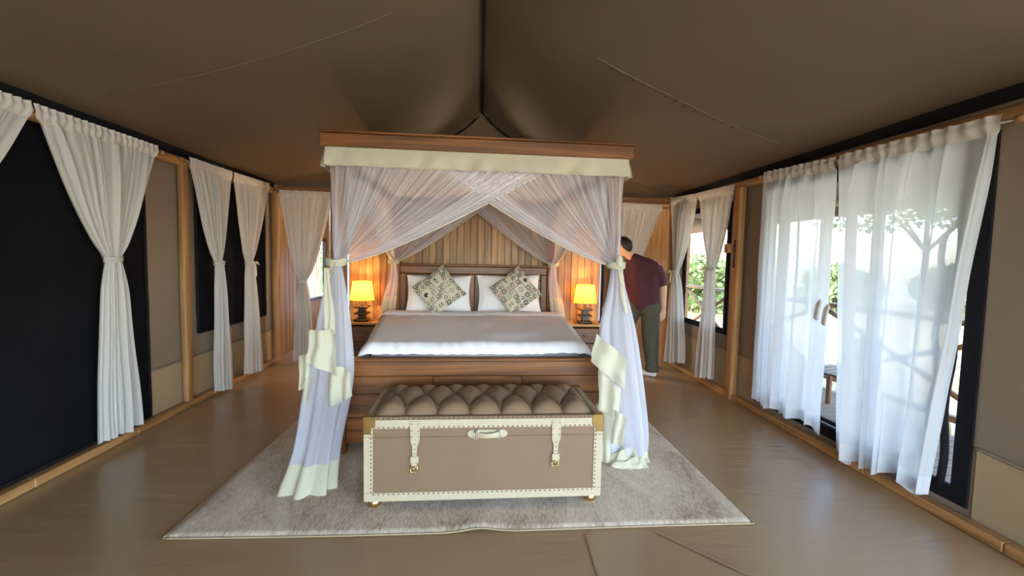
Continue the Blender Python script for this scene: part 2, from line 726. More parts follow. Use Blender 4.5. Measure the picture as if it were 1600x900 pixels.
bm = bmesh.new()
add_box(bm, -.03, .03, -.045, .045, -.05, .05, .008)
tag(obj('wooden_block', mesh_from('wooden_block', bm), 'table_wood', None, (2.745, 4.80, 1.66)), 'small square wooden block fixed on the right timber post', 'block')


def beam(name, side, z0, z1):
    s = 1 if side > 0 else -1
    pts = [(side - s * .045, lerp(YF + .05, YB - .03, k / 30), lerp(z0, z1, k / 30) + .006 * ns(k * .5, side)) for k in range(31)]
    return struct(tube(name, 'beam_wood', pts, .043, 10))


b1 = beam('trim_1', -XW, 2.345, 2.345)
b1['label'] = 'horizontal timber eave beam along the left wall'
b2 = beam('trim_2', XW, 2.27, 2.36)
b2['label'] = 'horizontal timber eave beam along the right wall'
for i, s in enumerate((-1, 1)):
    bm = bmesh.new()
    for k in range(12):
        y0, y1 = lerp(YF + .05, YB - .08, k / 12), lerp(YF + .05, YB - .08, (k + 1) / 12)
        add_box(bm, s * 2.80 - .035, s * 2.80 + .035, y0 + .001, y1 - .001, 0, .06 + .004 * ns(k * 1.3, s), .008)
    struct(obj('baseboard_left' if s < 0 else 'baseboard_right', mesh_from('base', bm), 'beam_wood'))
cross = struct(box('trim_3', 'rail_wood', -2.82, 2.82, YB - .05, YB + .02, 2.335, 2.425, .01))
cross['label'] = 'timber cross beam over the far end of the tent'

# ------------------------------------------------------------------ annex with plank walls, plank partition
random.seed(11)


def plank_mesh(wd, h, th):
    bm = bmesh.new()
    add_box(bm, -wd / 2, wd / 2, -th / 2, th / 2, 0, h, .004)
    return mesh_from('plank', bm)


def planks(parent, p0, p1, h, wd=.092, th=.022, mat='plank_wood', holes=(), z0=.01):
    """vertical planks from p0 to p1 (plan points), sharing mesh data; holes = (t0, t1, z0, z1) along the run"""
    p0, p1 = Vector((*p0, 0)), Vector((*p1, 0))
    L = (p1 - p0).length
    n = round(L / wd)
    wd = L / n
    ang = math.atan2((p1 - p0).y, (p1 - p0).x)
    nrm = Vector((-math.sin(ang), math.cos(ang), 0))
    cache = {}
    for i in range(n):
        t = (i + .5) * wd
        spans = [(z0, h)]
        for h0, h1, a, b in holes:
            if h0 < t < h1:
                spans = [(z0, a), (b, h)]
        for a, b in spans:
            key = round(b - a, 3)
            if key not in cache:
                cache[key] = plank_mesh(wd - .003, b - a, th)
            p = p0 + (p1 - p0) * (t / L) + nrm * random.uniform(-.0025, .0025)
            obj('plank', cache[key], mat, parent, (p.x, p.y, a), (0, 0, ang + random.uniform(-.012, .012)))


PYm = 5.88
wm = struct(box('wall_middle', 'dark_wood', -1.63, 1.56, PYm, PYm + .03, .01, 2.36, .002))
wm['label'] = 'vertical wood plank partition behind the bed'


def planks_on(wall, *a, **k):
    planks(wall, *a, **k)
    for c in wall.children:
        if not c.get('_done'):
            c.location = Vector(c.location) - Vector(wall.location)
            c['_done'] = 1
    for c in wall.children:
        if '_done' in c:
            del c['_done']


planks_on(wm, (-1.63, PYm - .012), (1.56, PYm - .012), 2.36, .0886)
for sx in (-1.645, 1.575):
    o = box('edge_trim', 'plank_wood', sx - .02, sx + .02, PYm - .03, PYm + .05, .01, 2.37, .004, wm)
    o.location = Vector(o.location) - Vector(wm.location)
o = box('top_trim', 'bed_wood_x', -1.66, 1.59, PYm - .03, PYm + .05, 2.362, 2.42, .004, wm)
o.location = Vector(o.location) - Vector(wm.location)

AWIN = (7.55, 8.60, .72, 1.78)     # annex side window
wal = wall_holes('wall_annex_left', -XW - .03, YB, YR, 0, 2.5, [AWIN], 'dark_wood')
planks(wal, (-XW - .02, YB + .06), (-XW - .02, YR), 2.48, .095, holes=[(AWIN[0] - YB - .06, AWIN[1] - YB - .06, AWIN[2], AWIN[3])])
war = wall_holes('wall_annex_right', XW + .03, YB, YR, 0, 2.5, [], 'dark_wood')
planks(war, (XW + .02, YB + .06), (XW + .02, YR), 2.48, .095)
RW = [(-2.62, -1.75, .25, 1.56), (1.70, 2.46, .25, 1.47)]
wrr = wall_holes('wall_rear', YR, -XW, XW, 0, 2.5, RW, 'dark_wood', 'y')
planks(wrr, (-XW, YR - .02), (XW, YR - .02), 2.48, .125, holes=[(r[0] + XW, r[1] + XW, r[2], r[3]) for r in RW])
for wobj, t in ((wal, 'plank wall of the annex on the far left'), (war, 'plank wall of the annex on the far right'), (wrr, 'plank rear wall of the annex')):
    wobj['label'] = t
ca = struct(box('ceiling_annex', 'roof_canvas', -2.9, 2.9, YB + .03, YR + .05, 2.5, 2.53, .002))
ca['label'] = 'flat canvas ceiling of the annex'


def win_frame(name, mat, x0, x1, y0, y1, z0, z1, wd, dep, pane, axis):
    """a window: four frame strips and a pane, axis = wall normal"""
    e = bpy.data.objects.new(name, None)
    C.objects.link(e)
    struct(e)
    if axis == 'x':
        xs = (x0 - dep / 2, x0 + dep / 2)
        box('frame_strip', mat, *xs, y0 - wd, y0, z0 - wd, z1 + wd, .002, e)
        box('frame_strip', mat, *xs, y1, y1 + wd, z0 - wd, z1 + wd, .002, e)
        box('frame_strip', mat, *xs, y0, y1, z0 - wd, z0, .002, e)
        box('frame_strip', mat, *xs, y0, y1, z1, z1 + wd, .002, e)
        if pane:
            bm = bmesh.new()
            bm.faces.new([bm.verts.new(p) for p in ((x0, y0, z0), (x0, y1, z0), (x0, y1, z1), (x0, y0, z1))])
            obj('pane', mesh_from('pane', bm), pane, e)
    else:
        ys = (y0 - dep / 2, y0 + dep / 2)
        box('frame_strip', mat, x0 - wd, x0, *ys, z0 - wd, z1 + wd, .002, e)
        box('frame_strip', mat, x1, x1 + wd, *ys, z0 - wd, z1 + wd, .002, e)
        box('frame_strip', mat, x0, x1, *ys, z0 - wd, z0, .002, e)
        box('frame_strip', mat, x0, x1, *ys, z1, z1 + wd, .002, e)
        if pane:
            bm = bmesh.new()
            bm.faces.new([bm.verts.new(p) for p in ((x0, y0, z0), (x1, y0, z0), (x1, y0, z1), (x0, y0, z1))])
            obj('pane', mesh_from('pane', bm), pane, e)
    return e


def black_blind(name, label, y0, y1, z0, z1):
    e = bpy.data.objects.new(name, None)
    C.objects.link(e)
    struct(e)
    e['label'] = label

    def f(u, v):
        y, z = lerp(y0, y1, u), lerp(z0, z1, v)
        return Vector((-XW + .014 + .008 * ns(y * 1.5, z * 1.2, 2), y + .006 * ns(z * 2.2, u * 2), z + .006 * ns(y * 1.8, v)))
    obj('blackout_flap', surf(f, 40, 40), 'black_cloth', e)
    bm = bmesh.new()
    for a, b in (((y0, z0), (y0, z1)), ((y1, z0), (y1, z1)), ((y0, z0), (y1, z0))):
        add_tube(bm, [(-XW + .024, lerp(a[0], b[0], k / 12) + .005 * ns(k * .7), lerp(a[1], b[1], k / 12)) for k in range(13)], .012, 6)
    obj('flap_border', mesh_from('flap_border', bm, True), 'black_web', e)
    return e


black_blind('window_1', 'tall opening on the left closed by a black flap', 1.0, 4.03, .075, 2.33)
black_blind('window_2', 'smaller window on the left closed by a black flap', 4.72, 6.15, .685, 2.3)
e = win_frame('window_3', 'black_web', XW + .0, 0, WIN[0] + .06, WIN[1] - .06, WIN[2] + .06, WIN[3] - .06, .065, .03, 'screen', 'x')
e['label'] = 'smaller screened window with black border in the right wall'
e = win_frame('door_1', 'black_web', XW + .0, 0, DOOR[0] + .09, DOOR[1] - .09, DOOR[2] + .09, DOOR[3] - .05, .095, .03, 'screen', 'x')
e['label'] = 'wide screened door opening with black border in the right wall'
# the screen flap of the door hangs loose along its zip: wavy black edging that curves into the sill
zp = []
for k in range(31):
    t = k / 30
    zp.append((XW - .02 - .01 * ns(k * .3), 2.56 + .018 * math.sin(t * 17) + .01 * ns(k * .8), lerp(1.7, .38, t)))
for k in range(1, 9):
    a = k / 8 * PI / 2
    zp.append((XW - .02, 2.56 + .24 * (1 - math.cos(a)), .38 - .15 * math.sin(a)))
for k in range(1, 16):
    zp.append((XW - .02, 2.80 + 1.3 * k / 15, .23 + .006 * ns(k)))
tube('zip_edging', 'black_web', zp, .018, 6, e)
tube('zip_edging', 'black_web', [(XW - .015, 2.478 + .012 * math.sin(k * .8), lerp(2.1, .16, k / 24)) for k in range(25)], .022, 6, e)
e = win_frame('window_4', 'dark_wood', -XW - .03, 0, AWIN[0] + .03, AWIN[1] - .03, AWIN[2] + .03, AWIN[3] - .03, .05, .06, 'pane_glass', 'x')
e['label'] = 'window in the far left plank wall seen past the curtain'
bm = bmesh.new()
for k in range(34):
    yk = lerp(AWIN[0] + .04, AWIN[1] - .04, k / 33) + random.uniform(-.006, .006)
    add_tube(bm, [(-XW - .10, yk, AWIN[2]), (-XW - .10, yk + random.uniform(-.01, .01), AWIN[3])], .006, 5)
ro = obj('reed_blind', mesh_from('reed_blind', bm), 'deck_wood', e)
ro['kind'] = 'stuff'
e = win_frame('window_5', 'dark_wood', RW[0][0] + .03, RW[0][1] - .03, YR + .01, 0, RW[0][2] + .03, RW[0][3] - .03, .05, .06, 'frosted', 'y')
e['label'] = 'pale rear window left of the partition'
e = win_frame('window_6', 'dark_wood', RW[1][0] + .03, RW[1][1] - .03, YR + .01, 0, RW[1][2] + .03, RW[1][3] - .03, .05, .06, 'frosted', 'y')
e['label'] = 'pale rear window right of the partition'

# ------------------------------------------------------------------ curtains
def side_frame(side):
    s = 1 if side > 0 else -1
    return lambda a, d, z: Vector((side - s * d, a, z))      # a = y along the wall, d = distance into the room


def rear_frame(y):
    return lambda a, d, z: Vector((a, y - d, z))


def curtain(label, frame, top, ztop, bot, zbot, pleats=8, amp=.03, knot=None, d0=.10, seed=0, mats=('curtain_header', 'curtain_white', 'curtain_white'), group=None, nu=150, hemz=.10, bulge=0.0, zig=.02, tail=True, tdir=1):
    """top, bot = (a at u=0, a at u=1); ztop the two rod heights; knot = (a centre, z, half width)"""
    root = thing('curtain', label, 'curtain', tuple(frame((bot[0] + bot[1]) / 2, d0, min(zbot))), 0, group)
    org = Vector(root.location)
    rnd = random.Random(seed)
    ph = rnd.random() * 6
    hh = .075                                     # header height, with the ruffle above the rod

    def fold(u, v):
        uu = u + .035 * math.sin(u * 9 + ph) + .022 * math.sin(u * 19 + ph * 2) + .02 * v * ns(u * 6, 0, seed)
        q = math.sin(2 * PI * pleats * uu + ph + .5 * v * math.sin(u * 11 + ph))
        return q * (.62 + .5 * math.sin(u * 17 + ph * 3)) + .32 * math.sin(2 * PI * pleats * 2.6 * uu + ph)

    def edges(z, zt, zb):
        if knot is None:
            t = (zt - z) / (zt - zb)
            e0 = lerp(top[0], bot[0], t)
            e1 = lerp(top[1], bot[1], t)
            return e0, e1, 1.0
        ka, kz, kw = knot
        sg = 1 if top[1] > top[0] else -1
        if z > kz:
            t = (zt - z) / (zt - kz)
            q = t ** 1.08
            q = q * (1 - .12 * math.sin(PI * t))
            ease = smooth01((t - .86) / .14)
            e0 = lerp(top[0], ka - sg * kw * lerp(1.5, 1, ease), q)
            e1 = lerp(top[1], ka + sg * kw * lerp(1.5, 1, ease), q)
            return e0, e1, 1 - .25 * t
        t = (kz - z) / (kz - zb)
        q = .34 * (1 - (1 - min(1, t / .22)) ** 2) + .66 * smooth01(t) ** .9
        e0 = lerp(ka - sg * kw, bot[0], q)
        e1 = lerp(ka + sg * kw, bot[1], q)
        return e0, e1, .75 + .35 * t

    def P(u, v):
        zt = lerp(ztop[0], ztop[1], u)
        zb = lerp(zbot[0], zbot[1], u) + zig * fold(u * .5 + .2, 0) * .5
        z = lerp(zt, zb, v)
        e0, e1, am = edges(z, zt, zb)
        wv = u + .02 * math.sin(2 * PI * pleats * u + ph + 1.2) * (1 if knot is None else .6)
        a = lerp(e0, e1, wv)
        head = smooth01((zt - z) / .35)
        aa = amp * lerp(.35, 1, head) * am
        if knot is None:
            aa *= .2 + .8 * smooth01(min(u, 1 - u) * 7)
        if knot is not None:
            kk = math.exp(-((z - knot[1]) / .10) ** 2)
            aa = lerp(aa, .024, kk)
        d = d0 + aa * fold(u, v) + bulge * math.sin(PI * v) + .012 * ns(u * 5, v * 4, seed)
        if knot is not None:
            d += .03 * math.sin(PI * u) * (1 if z < knot[1] else .5)
        return frame(a, max(d, .03), z) - org

    zt0 = max(ztop)
    H = zt0 - min(zbot)

    def head(u, v):      # ruffle above the rod and the rod pocket below it
        zt = lerp(ztop[0], ztop[1], u)
        a = lerp(top[0], top[1], u)
        z = zt + .028 - v * (hh + .028)
        bul = .010 * math.exp(-((z - (zt - .018)) / .022) ** 2)
        ruf = (.005 + .007 * max(0, (z - zt) / .03)) * (math.sin(2 * PI * pleats * 2.3 * u + ph) + .7 * ns(u * 40, seed)) * (1 - .5 * v)
        p_end = P(u, hh / H)
        b = lerp(0, 1, smooth01(v))
        q = frame(a, d0 + .008 + bul + ruf, z + .006 * ns(u * 30, seed)) - org
        return q.lerp(p_end, b ** 6)

    obj('header', surf(head, nu, 10), mats[0], root)
    vh = 1 - hemz / H
    obj('drape', surf(P, nu, 70, v0=hh / H, v1=vh), mats[1], root)
    obj('hem', surf(P, nu, 6, v0=vh, v1=1.0), mats[2], root)
    if knot:
        ka, kz, kw = knot
        bm = bmesh.new()
        for dz in (-.014, .0, .014):
            pts = []
            for k in range(25):
                an = 2 * PI * k / 24
                pts.append(frame(ka + (kw + .012) * math.cos(an), d0 + .015 + .042 * math.sin(an), kz + dz + .006 * math.cos(an)) - org)
            add_tube(bm, pts, .007, 6, False)
        if tail:
            pts = [frame(ka + tdir * (kw + .0 + .02 * k), d0 + .05, kz + .012 - .012 * abs(2 - k)) - org for k in range(6)]
            add_tube(bm, pts, [.012, .014, .012, .012, .012, .006], 6)
            pts = [frame(ka + tdir * (kw * .6 + .006 * k), d0 + .055, kz - .01 - .03 * k) - org for k in range(6)]
            add_tube(bm, pts, [.012, .016, .016, .014, .014, .010], 6)
        obj('tieback', mesh_from('tieback', bm, True), 'curtain_header', root)
    return root


LF, RF = side_frame(-XW), side_frame(XW)
curtain('white curtain at the far left edge, tied back over the tall black opening', LF, (1.95, 3.015), (2.372, 2.372), (2.05, 2.35), (.06, .06), 8, .03, (2.25, 1.43, .06), seed=1, group='tied curtains on the left wall')
curtain('wide white curtain knotted at mid height beside the tall black opening', LF, (3.03, 4.085), (2.370, 2.370), (3.39, 3.80), (.09, .10), 8, .032, (3.575, 1.435, .055), seed=2, group='tied curtains on the left wall', tail=False)
curtain('knotted white curtain right beside the left timber post, over the smaller black window', LF, (4.50, 5.24), (2.370, 2.372), (4.84, 5.17), (.035, .0), 8, .03, (4.945, 1.39, .05), seed=3, group='tied curtains on the left wall', tail=False)
curtain('knotted white curtain nearest the far left corner, over the smaller black window', LF, (5.26, 6.13), (2.372, 2.385), (5.42, 5.88), (.06, .03), 8, .03, (5.575, 1.385, .055), seed=4, group='tied curtains on the left wall', tdir=1)
curtain('white curtain knotted in front of the far left plank wall', rear_frame(YB - .06), (-2.72, -2.0), (2.335, 2.325), (-2.56, -2.28), (.035, .035), 8, .03, (-2.42, 1.13, .045), d0=.06, seed=5, tail=False)
curtain('white curtain hanging behind the person at the far right', rear_frame(YB - .06), (2.60, 1.98), (2.285, 2.30), (2.12, 1.9), (.04, .04), 8, .03, (2.06, 1.2, .05), d0=.06, seed=6, tail=False)
curtain('white curtain tied back on the far side of the small right window', RF, (6.42, 5.60), (2.395, 2.35), (6.40, 5.78), (.02, .14), 8, .03, (6.13, 1.36, .055), seed=7, tdir=1)
curtain('white curtain tied back on the near side of the small right window', RF, (5.575, 4.76), (2.352, 2.325), (5.45, 5.04), (.05, .13), 8, .03, (5.16, 1.43, .05), seed=8, tdir=1)
SH = ('curtain_header', 'sheer', 'sheer_hem')
c9 = curtain('sheer white curtain hanging loose over the farther half of the right door', RF, (4.215, 3.345), (2.355, 2.308), (4.215, 3.35), (.14, .155), 4.5, .06, None, d0=.12, seed=9, mats=SH, hemz=.12, zig=.05)
c10 = curtain('sheer white curtain with deep folds over the nearer half of the right door', RF, (3.29, 2.215), (2.308, 2.285), (3.13, 2.44), (.06, .115), 5, .075, None, d0=.13, seed=10, mats=SH, hemz=.12, zig=.06)
for cc, (yy, zz) in ((c9, (3.345, 1.19)), (c10, (3.26, 1.16))):      # unused tiebacks hang from the edges
    og = Vector(cc.location)
    pts = [Vector((XW - .17, yy + dy, zz + dz)) - og for dy, dz in ((0, .03), (.03, .0), (.045, -.05), (.05, -.12), (.035, -.13), (.02, -.06), (0, .02))]
    tube('tieback', 'curtain_header', pts, .011, 6, cc)


def rod(label, p0, p1):
    t = thing('curtain_rod', label, 'curtain rod', tuple(p0))
    o = Vector(p0)
    tube('pole', 'steel', [Vector((0, 0, 0)), Vector(p1) - o], .009, 8, t)
    d = (Vector(p1) - o).normalized()
    for q in (Vector((0, 0, 0)), Vector(p1) - o):
        s = -1 if q.length < .01 else 1
        tube('end_knob', 'pole_wood', [q, q + d * s * .05], [.022, .018], 10, t)
    return t


rod('steel curtain rod along the left wall over the tall black opening', (-XW + .10, 1.93, 2.352), (-XW + .10, 4.13, 2.352))
rod('steel curtain rod along the left wall over the smaller black window', (-XW + .10, 4.44, 2.352), (-XW + .10, 6.17, 2.365))
rod('steel curtain rod over the small right window', (XW - .10, 6.42, 2.378), (XW - .10, 4.70, 2.305))
rod('steel curtain rod over the wide right door', (XW - .125, 4.25, 2.338), (XW - .125, 2.16, 2.265))
rod('curtain rod under the far left cross beam', (-2.75, YB - .125, 2.318), (-1.95, YB - .125, 2.306))
rod('curtain rod under the far right cross beam', (2.66, YB - .125, 2.265), (1.92, YB - .125, 2.285))

# ------------------------------------------------------------------ rug
def f_rug(u, v):
    x, y = lerp(-1.63, 1.60, u), lerp(2.37, 4.95, v)
    ed = smooth01(min(u, 1 - u) * 120) * smooth01(min(v, 1 - v) * 110)
    wave = .012 * math.exp(-((x - .02) / .10) ** 2) * math.exp(-((y - 2.37) / .25) ** 2)
    y += .015 * math.exp(-((x - .02) / .12) ** 2) * (1 - v) ** 4 - .012 * (1 - v) * math.sin(u * 5)
    return Vector((x, y, .002 + .012 * ed + wave))


rug = thing('area_rug', 'large grey and cream distressed rug under the bed and trunk', 'rug', (0, 3.6, 0))
me = surf(lambda u, v: f_rug(u, v) - Vector((0, 3.6, 0)), 130, 100)
obj('pile', me, 'rug_pile', rug)
bpts = [f_rug(k / 80, 0) for k in range(81)] + [f_rug(1, k / 40) for k in range(1, 41)] + [f_rug(1 - k / 40, 1) for k in range(1, 41)] + [f_rug(0, 1 - k / 40) for k in range(1, 41)]
tube('bound_edge', 'skirt', [Vector((p.x, p.y - 3.6, p.z + .002)) for p in bpts], .0045, 6, rug)

# ------------------------------------------------------------------ four-poster bed
BR = math.radians(1.6)
BO = (0, 3.42, .014)
bed = thing('four_poster_bed', 'brown wooden four-poster bed with canopy rails on the rug', 'bed', BO, BR)
PX, PYR = 1.035, 2.36
for (x, y) in ((-PX, 0), (PX, 0), (-PX + .05, PYR), (PX - .05, PYR)):
    box('post', 'bed_wood_z', x - .048, x + .048, y - .048, y + .048, 0, 2.235, .008, bed)
# footboard: cap, three rows of boards, bottom rail
box('footboard_cap', 'bed_wood_x', -.985, .985, -.05, .04, .700, .722, .006, bed)
rows = [(.585, .698, [(-.985, .985)]), (.45, .582, [(-.985, -.345), (-.343, .335), (.337, .985)]), (.27, .447, [(-.985, .12), (.122, .985)]), (.075, .267, [(-.985, .985)])]
for z0, z1, segs in rows:
    for a, b in segs:
        box('board', 'bed_wood_x', a, b, -.03, .015, z0, z1, .004, bed)
for s in (-1, 1):
    box('side_rail', 'bed_wood_y', s * .985 - .02, s * .985 + .02, .04, PYR - .05, .25, .60, .006, bed)
box('slat_base', 'bed_wood_y', -.95, .95, .04, PYR - .06, .33, .36, .004, bed)
# headboard
hb = PYR
box('headboard_rail', 'bed_wood_x', -.94, .94, hb - .035, hb + .035, 1.275, 1.375, .010, bed)
box('headboard_crown', 'bed_wood_x', -.955, .955, hb - .05, hb + .045, 1.376, 1.40, .006, bed)
box('headboard_rail', 'bed_wood_x', -.94, .94, hb - .03, hb + .03, .50, .62, .006, bed)
for a, b in ((-.94, -.86), (-.085, -.002), (.002, .085), (.86, .94)):
    box('stile', 'bed_wood_z', a, b, hb - .028, hb + .028, .622, 1.273, .006, bed)
for a, b in ((-.86, -.085), (.085, .86)):
    box('panel', 'bed_wood_x', a + .002, b - .002, hb - .005, hb + .015, .622, 1.20, .003, bed)
    box('panel_moulding', 'bed_wood_x', a + .002, b - .002, hb - .022, hb + .015, 1.202, 1.272, .008, bed)
# canopy rails
box('canopy_rail', 'bed_wood_x', -1.125, 1.125, -.135, -.085, 2.245, 2.335, .004, bed)
box('canopy_cap', 'bed_wood_x', -1.135, 1.135, -.15, -.06, 2.336, 2.352, .004, bed)
box('canopy_rail', 'bed_wood_x', -1.10, 1.10, PYR + .03, PYR + .08, 2.245, 2.335, .004, bed)
for s in (-1, 1):
    box('canopy_rail', 'bed_wood_y', s * 1.10 - .025, s * 1.10 + .025, -.084, PYR + .03, 2.245, 2.335, .004, bed)
    box('canopy_cap', 'bed_wood_y', s * 1.10 - .035, s * 1.10 + .035, -.059, PYR + .06, 2.336, 2.352, .004, bed)
for s in (-1, 1):
    box('canopy_bearer', 'bed_wood_y', s * PX - .03, s * PX + .03, .05, PYR - .05, 2.16, 2.225, .004, bed)
box('canopy_bearer', 'bed_wood_x', -PX + .03, PX - .03, PYR - .03, PYR + .03, 2.16, 2.225, .004, bed)


def bedp(x, y, z):
    c, s = math.cos(BR), math.sin(BR)
    return Vector((BO[0] + c * x - s * y, BO[1] + s * x + c * y, BO[2] + z))


# mattress
def rounded_slab(x0, x1, y0, y1, z0, z1, r):
    bm = bmesh.new()
    add_box(bm, x0, x1, y0, y1, z0, z1)
    bmesh.ops.bevel(bm, geom=list(bm.edges), offset=r, segments=4, affect='EDGES')
    return mesh_from('slab', bm, True)


tag(obj('mattress', rounded_slab(-.90, .90, .09, 2.27, .365, .69, .05), 'sheet_white', None, BO, (0, 0, BR)), 'white mattress lying in the wooden bed frame under the duvet', 'mattress')


# duvet: flat top, rounded over the sides and the foot, tucked in at the foot
def duvet_pt(c, yl, lift=0.0, hw_add=0.0):
    t = yl / 2.2
    hw = lerp(.915, 1.075, smooth01(t * 1.15)) + hw_add
    R = .10
    sgn = 1 if c >= 0 else -1
    a = abs(c)
    zt = .815 + .022 * math.sin(PI * min(1, t * 1.1)) + lift
    flat = hw - R
    arc = R * PI / 2
    if a <= flat:
        x, dz = a, 0
    elif a <= flat + arc:
        th = (a - flat) / R
        x, dz = flat + R * math.sin(th), R * (1 - math.cos(th))
    else:
        x, dz = hw, R + (a - flat - arc)
    # foot rounding
    rf = .13
    if yl < rf:
        q = (rf - yl) / rf
        dz = max(dz, 0) + .165 * (1 - math.sqrt(max(0, 1 - q * q))) * (1 if a < flat else max(0, 1 - dz / .1))
    z = zt - dz
    z += .010 * ns(x * sgn * 2.2, yl * 2.4, 4) + .006 * ns(x * sgn * 7 + 3, yl * 3, 8) * (1 if dz < .02 else .3)
    if yl < .35:
        z += .004 * math.sin(x * sgn * 60 + 3 * ns(x * 4, yl)) * math.exp(-(yl / .16) ** 2) * (1 if dz < .09 else .2)
    xx = x + (.012 * ns(yl * 4, a * 3, 6) if dz > .1 else 0)
    return Vector((sgn * xx, yl, z))


def f_duvet(u, v):
    cmax = .98 + .36 * smooth01((v - .02) / .12)
    return duvet_pt(lerp(-cmax, cmax, u), lerp(.022, 2.02, v ** 1.1))


dv = thing('duvet', 'white duvet spread over the bed with a folded-over top edge', 'duvet', BO, BR)
obj('cover', surf(f_duvet, 150, 120), 'sheet_white', dv)


def f_fold(u, v):
    cm = 1.30
    p = duvet_pt(lerp(-cm, cm, u), lerp(1.70, 2.08, v), .0, .012)
    return p + Vector((0, 0, .028 * math.sin(PI * min(1, max(0, v))) ** .4 + .002))


obj('folded_edge', surf(f_fold, 140, 14), 'sheet_white', dv)


# pillows
def pillow_mesh(wd, ht, th, flange=.03, seed=0, pt=2.6, nu=30, mats=None, pick=None, noise_amp=.008):
    fr, bk = [], []

    def pf(u, v, s):
        a, b = 2 * u - 1, 2 * v - 1
        pin = 1 - .07 * (1 - abs(b) ** 2) * abs(a) ** 3
        pin2 = 1 - .07 * (1 - abs(a) ** 2) * abs(b) ** 3
        k = max(0, (1 - abs(a * 1.06) ** pt)) * max(0, (1 - abs(b * 1.06) ** pt))
        t = th / 2 * max(0, k) ** .5
        t += noise_amp * ns(a * 3 + seed, b * 3, seed) * min(1, k * 3)
        return Vector((a * wd / 2 * pin, -s * (t + .002), b * ht / 2 * pin2))
    vs_, fs, mi = [], [], []
    for s in (1, -1):
        o = len(vs_)
        for j in range(nu + 1):
            for i in range(nu + 1):
                vs_.append(tuple(pf(i / nu, j / nu, s)))
        for j in range(nu):
            for i in range(nu):
                a = o + j * (nu + 1) + i
                q = (a, a + 1, a + nu + 2, a + nu + 1)
                fs.append(q if s > 0 else q[::-1])
                mi.append(pick(i, j, nu) if pick else 0)
    me = bpy.data.meshes.new('pillow')
    me.from_pydata(vs_, [], fs)
    for m in (mats or ['sheet_white']):
        me.materials.append(M[m])
    for p, k in zip(me.polygons, mi):
        p.material_index = k
        p.use_smooth = True
    bm = bmesh.new()
    bm.from_mesh(me)
    bmesh.ops.remove_doubles(bm, verts=bm.verts, dist=1e-5)
    bm.to_mesh(me)
    bm.free()
    return me


def bed_obj(name, me, x, y, z, rx_, rz_, ry_=0, mat=None):
    o = obj(name, me, mat)
    m = Matrix.Translation(bedp(x, y, z)) @ Matrix.Rotation(BR + rz_, 4, 'Z') @ Matrix.Rotation(rx_, 4, 'X') @ Matrix.Rotation(ry_, 4, 'Y')
    o.matrix_world = m
    return o


p = bed_obj('pillow', pillow_mesh(.80, .47, .17, seed=1), -.44, 2.19, 1.035, math.radians(-20), .02)
tag(p, 'white pillow leaning on the headboard left of its centre stile', 'pillow', 'white pillows')
p = bed_obj('pillow', pillow_mesh(.80, .49, .17, seed=5), .43, 2.19, 1.045, math.radians(-20), -.02, -.02)
tag(p, 'white pillow leaning on the headboard right of its centre stile', 'pillow', 'white pillows')

CUSH = ['c_cream', 'c_dark', 'c_red', 'c_olive', 'c_grey']


def cush_pick(flip):
    """patchwork print: large cream panels with a dark motif between blocks of small medallions"""
    big = {(1, 3): 'a', (4, 4): 'b', (2, 0): 'c', (5, 1): 'd'} if not flip else {(0, 2): 'a', (3, 3): 'b', (4, 0): 'd', (2, 5): 'c'}

    def f(i, j, n):
        c = 7                                     # 7 print cells of 6 faces each
        w = n // c
        ci, cj = i // w, j // w
        fi, fj = i % w, j % w
        for (bi, bj), k in big.items():
            if bi <= ci <= bi + 1 and bj <= cj <= bj + 1:
                li, lj = i - bi * w, j - bj * w
                W = 2 * w
                if li in (0,) or lj in (0,):
                    return 4
                if k == 'a':
                    if lj in (5, 6) and li in (3, 4, 6, 8):
                        return 1
                    if lj == 4 and li in (3, 6):
                        return 1
                elif k == 'b':
                    if abs(li - 6) + abs(lj - 6) < 4 and (li + lj) % 2:
                        return 4
                elif k == 'c':
                    if (li - 6) ** 2 + (lj - 6) ** 2 < 8 and not (li > 6 and lj > 6):
                        return 1
                else:
                    if abs(li - 6) < 2 and 3 < lj < 9 and (li * lj) % 3:
                        return 1
                return 0
        r = math.hypot(fi - 2.5, fj - 2.5)
        base = [1, 2, 3, 1, 4][(ci * 3 + cj * 5) % 5]
        if fi == 0 or fj == 0:
            return 4 if (ci + cj) % 2 else 0
        if r < .9:
            return 0
        if r < 2.0:
            return base
        return 0 if (ci + cj) % 3 else 4
    return f


p = bed_obj('throw_cushion', pillow_mesh(.48, .48, .14, seed=8, nu=42, mats=CUSH, pick=cush_pick(False), pt=2.2), -.43, 2.02, 1.085, math.radians(-24), .03, math.radians(52))
tag(p, 'diamond-set patterned cushion leaning on the left white pillow', 'cushion', 'patterned cushions')
p = bed_obj('throw_cushion', pillow_mesh(.48, .48, .14, seed=9, nu=42, mats=CUSH, pick=cush_pick(True), pt=2.2), .50, 2.02, 1.09, math.radians(-24), -.03, math.radians(52))
tag(p, 'diamond-set patterned cushion leaning on the right white pillow', 'cushion', 'patterned cushions')

# ------------------------------------------------------------------ mosquito net
net = thing('mosquito_net', 'white mosquito net swept to the bed posts and tied, with cream borders', 'mosquito net', BO, BR)


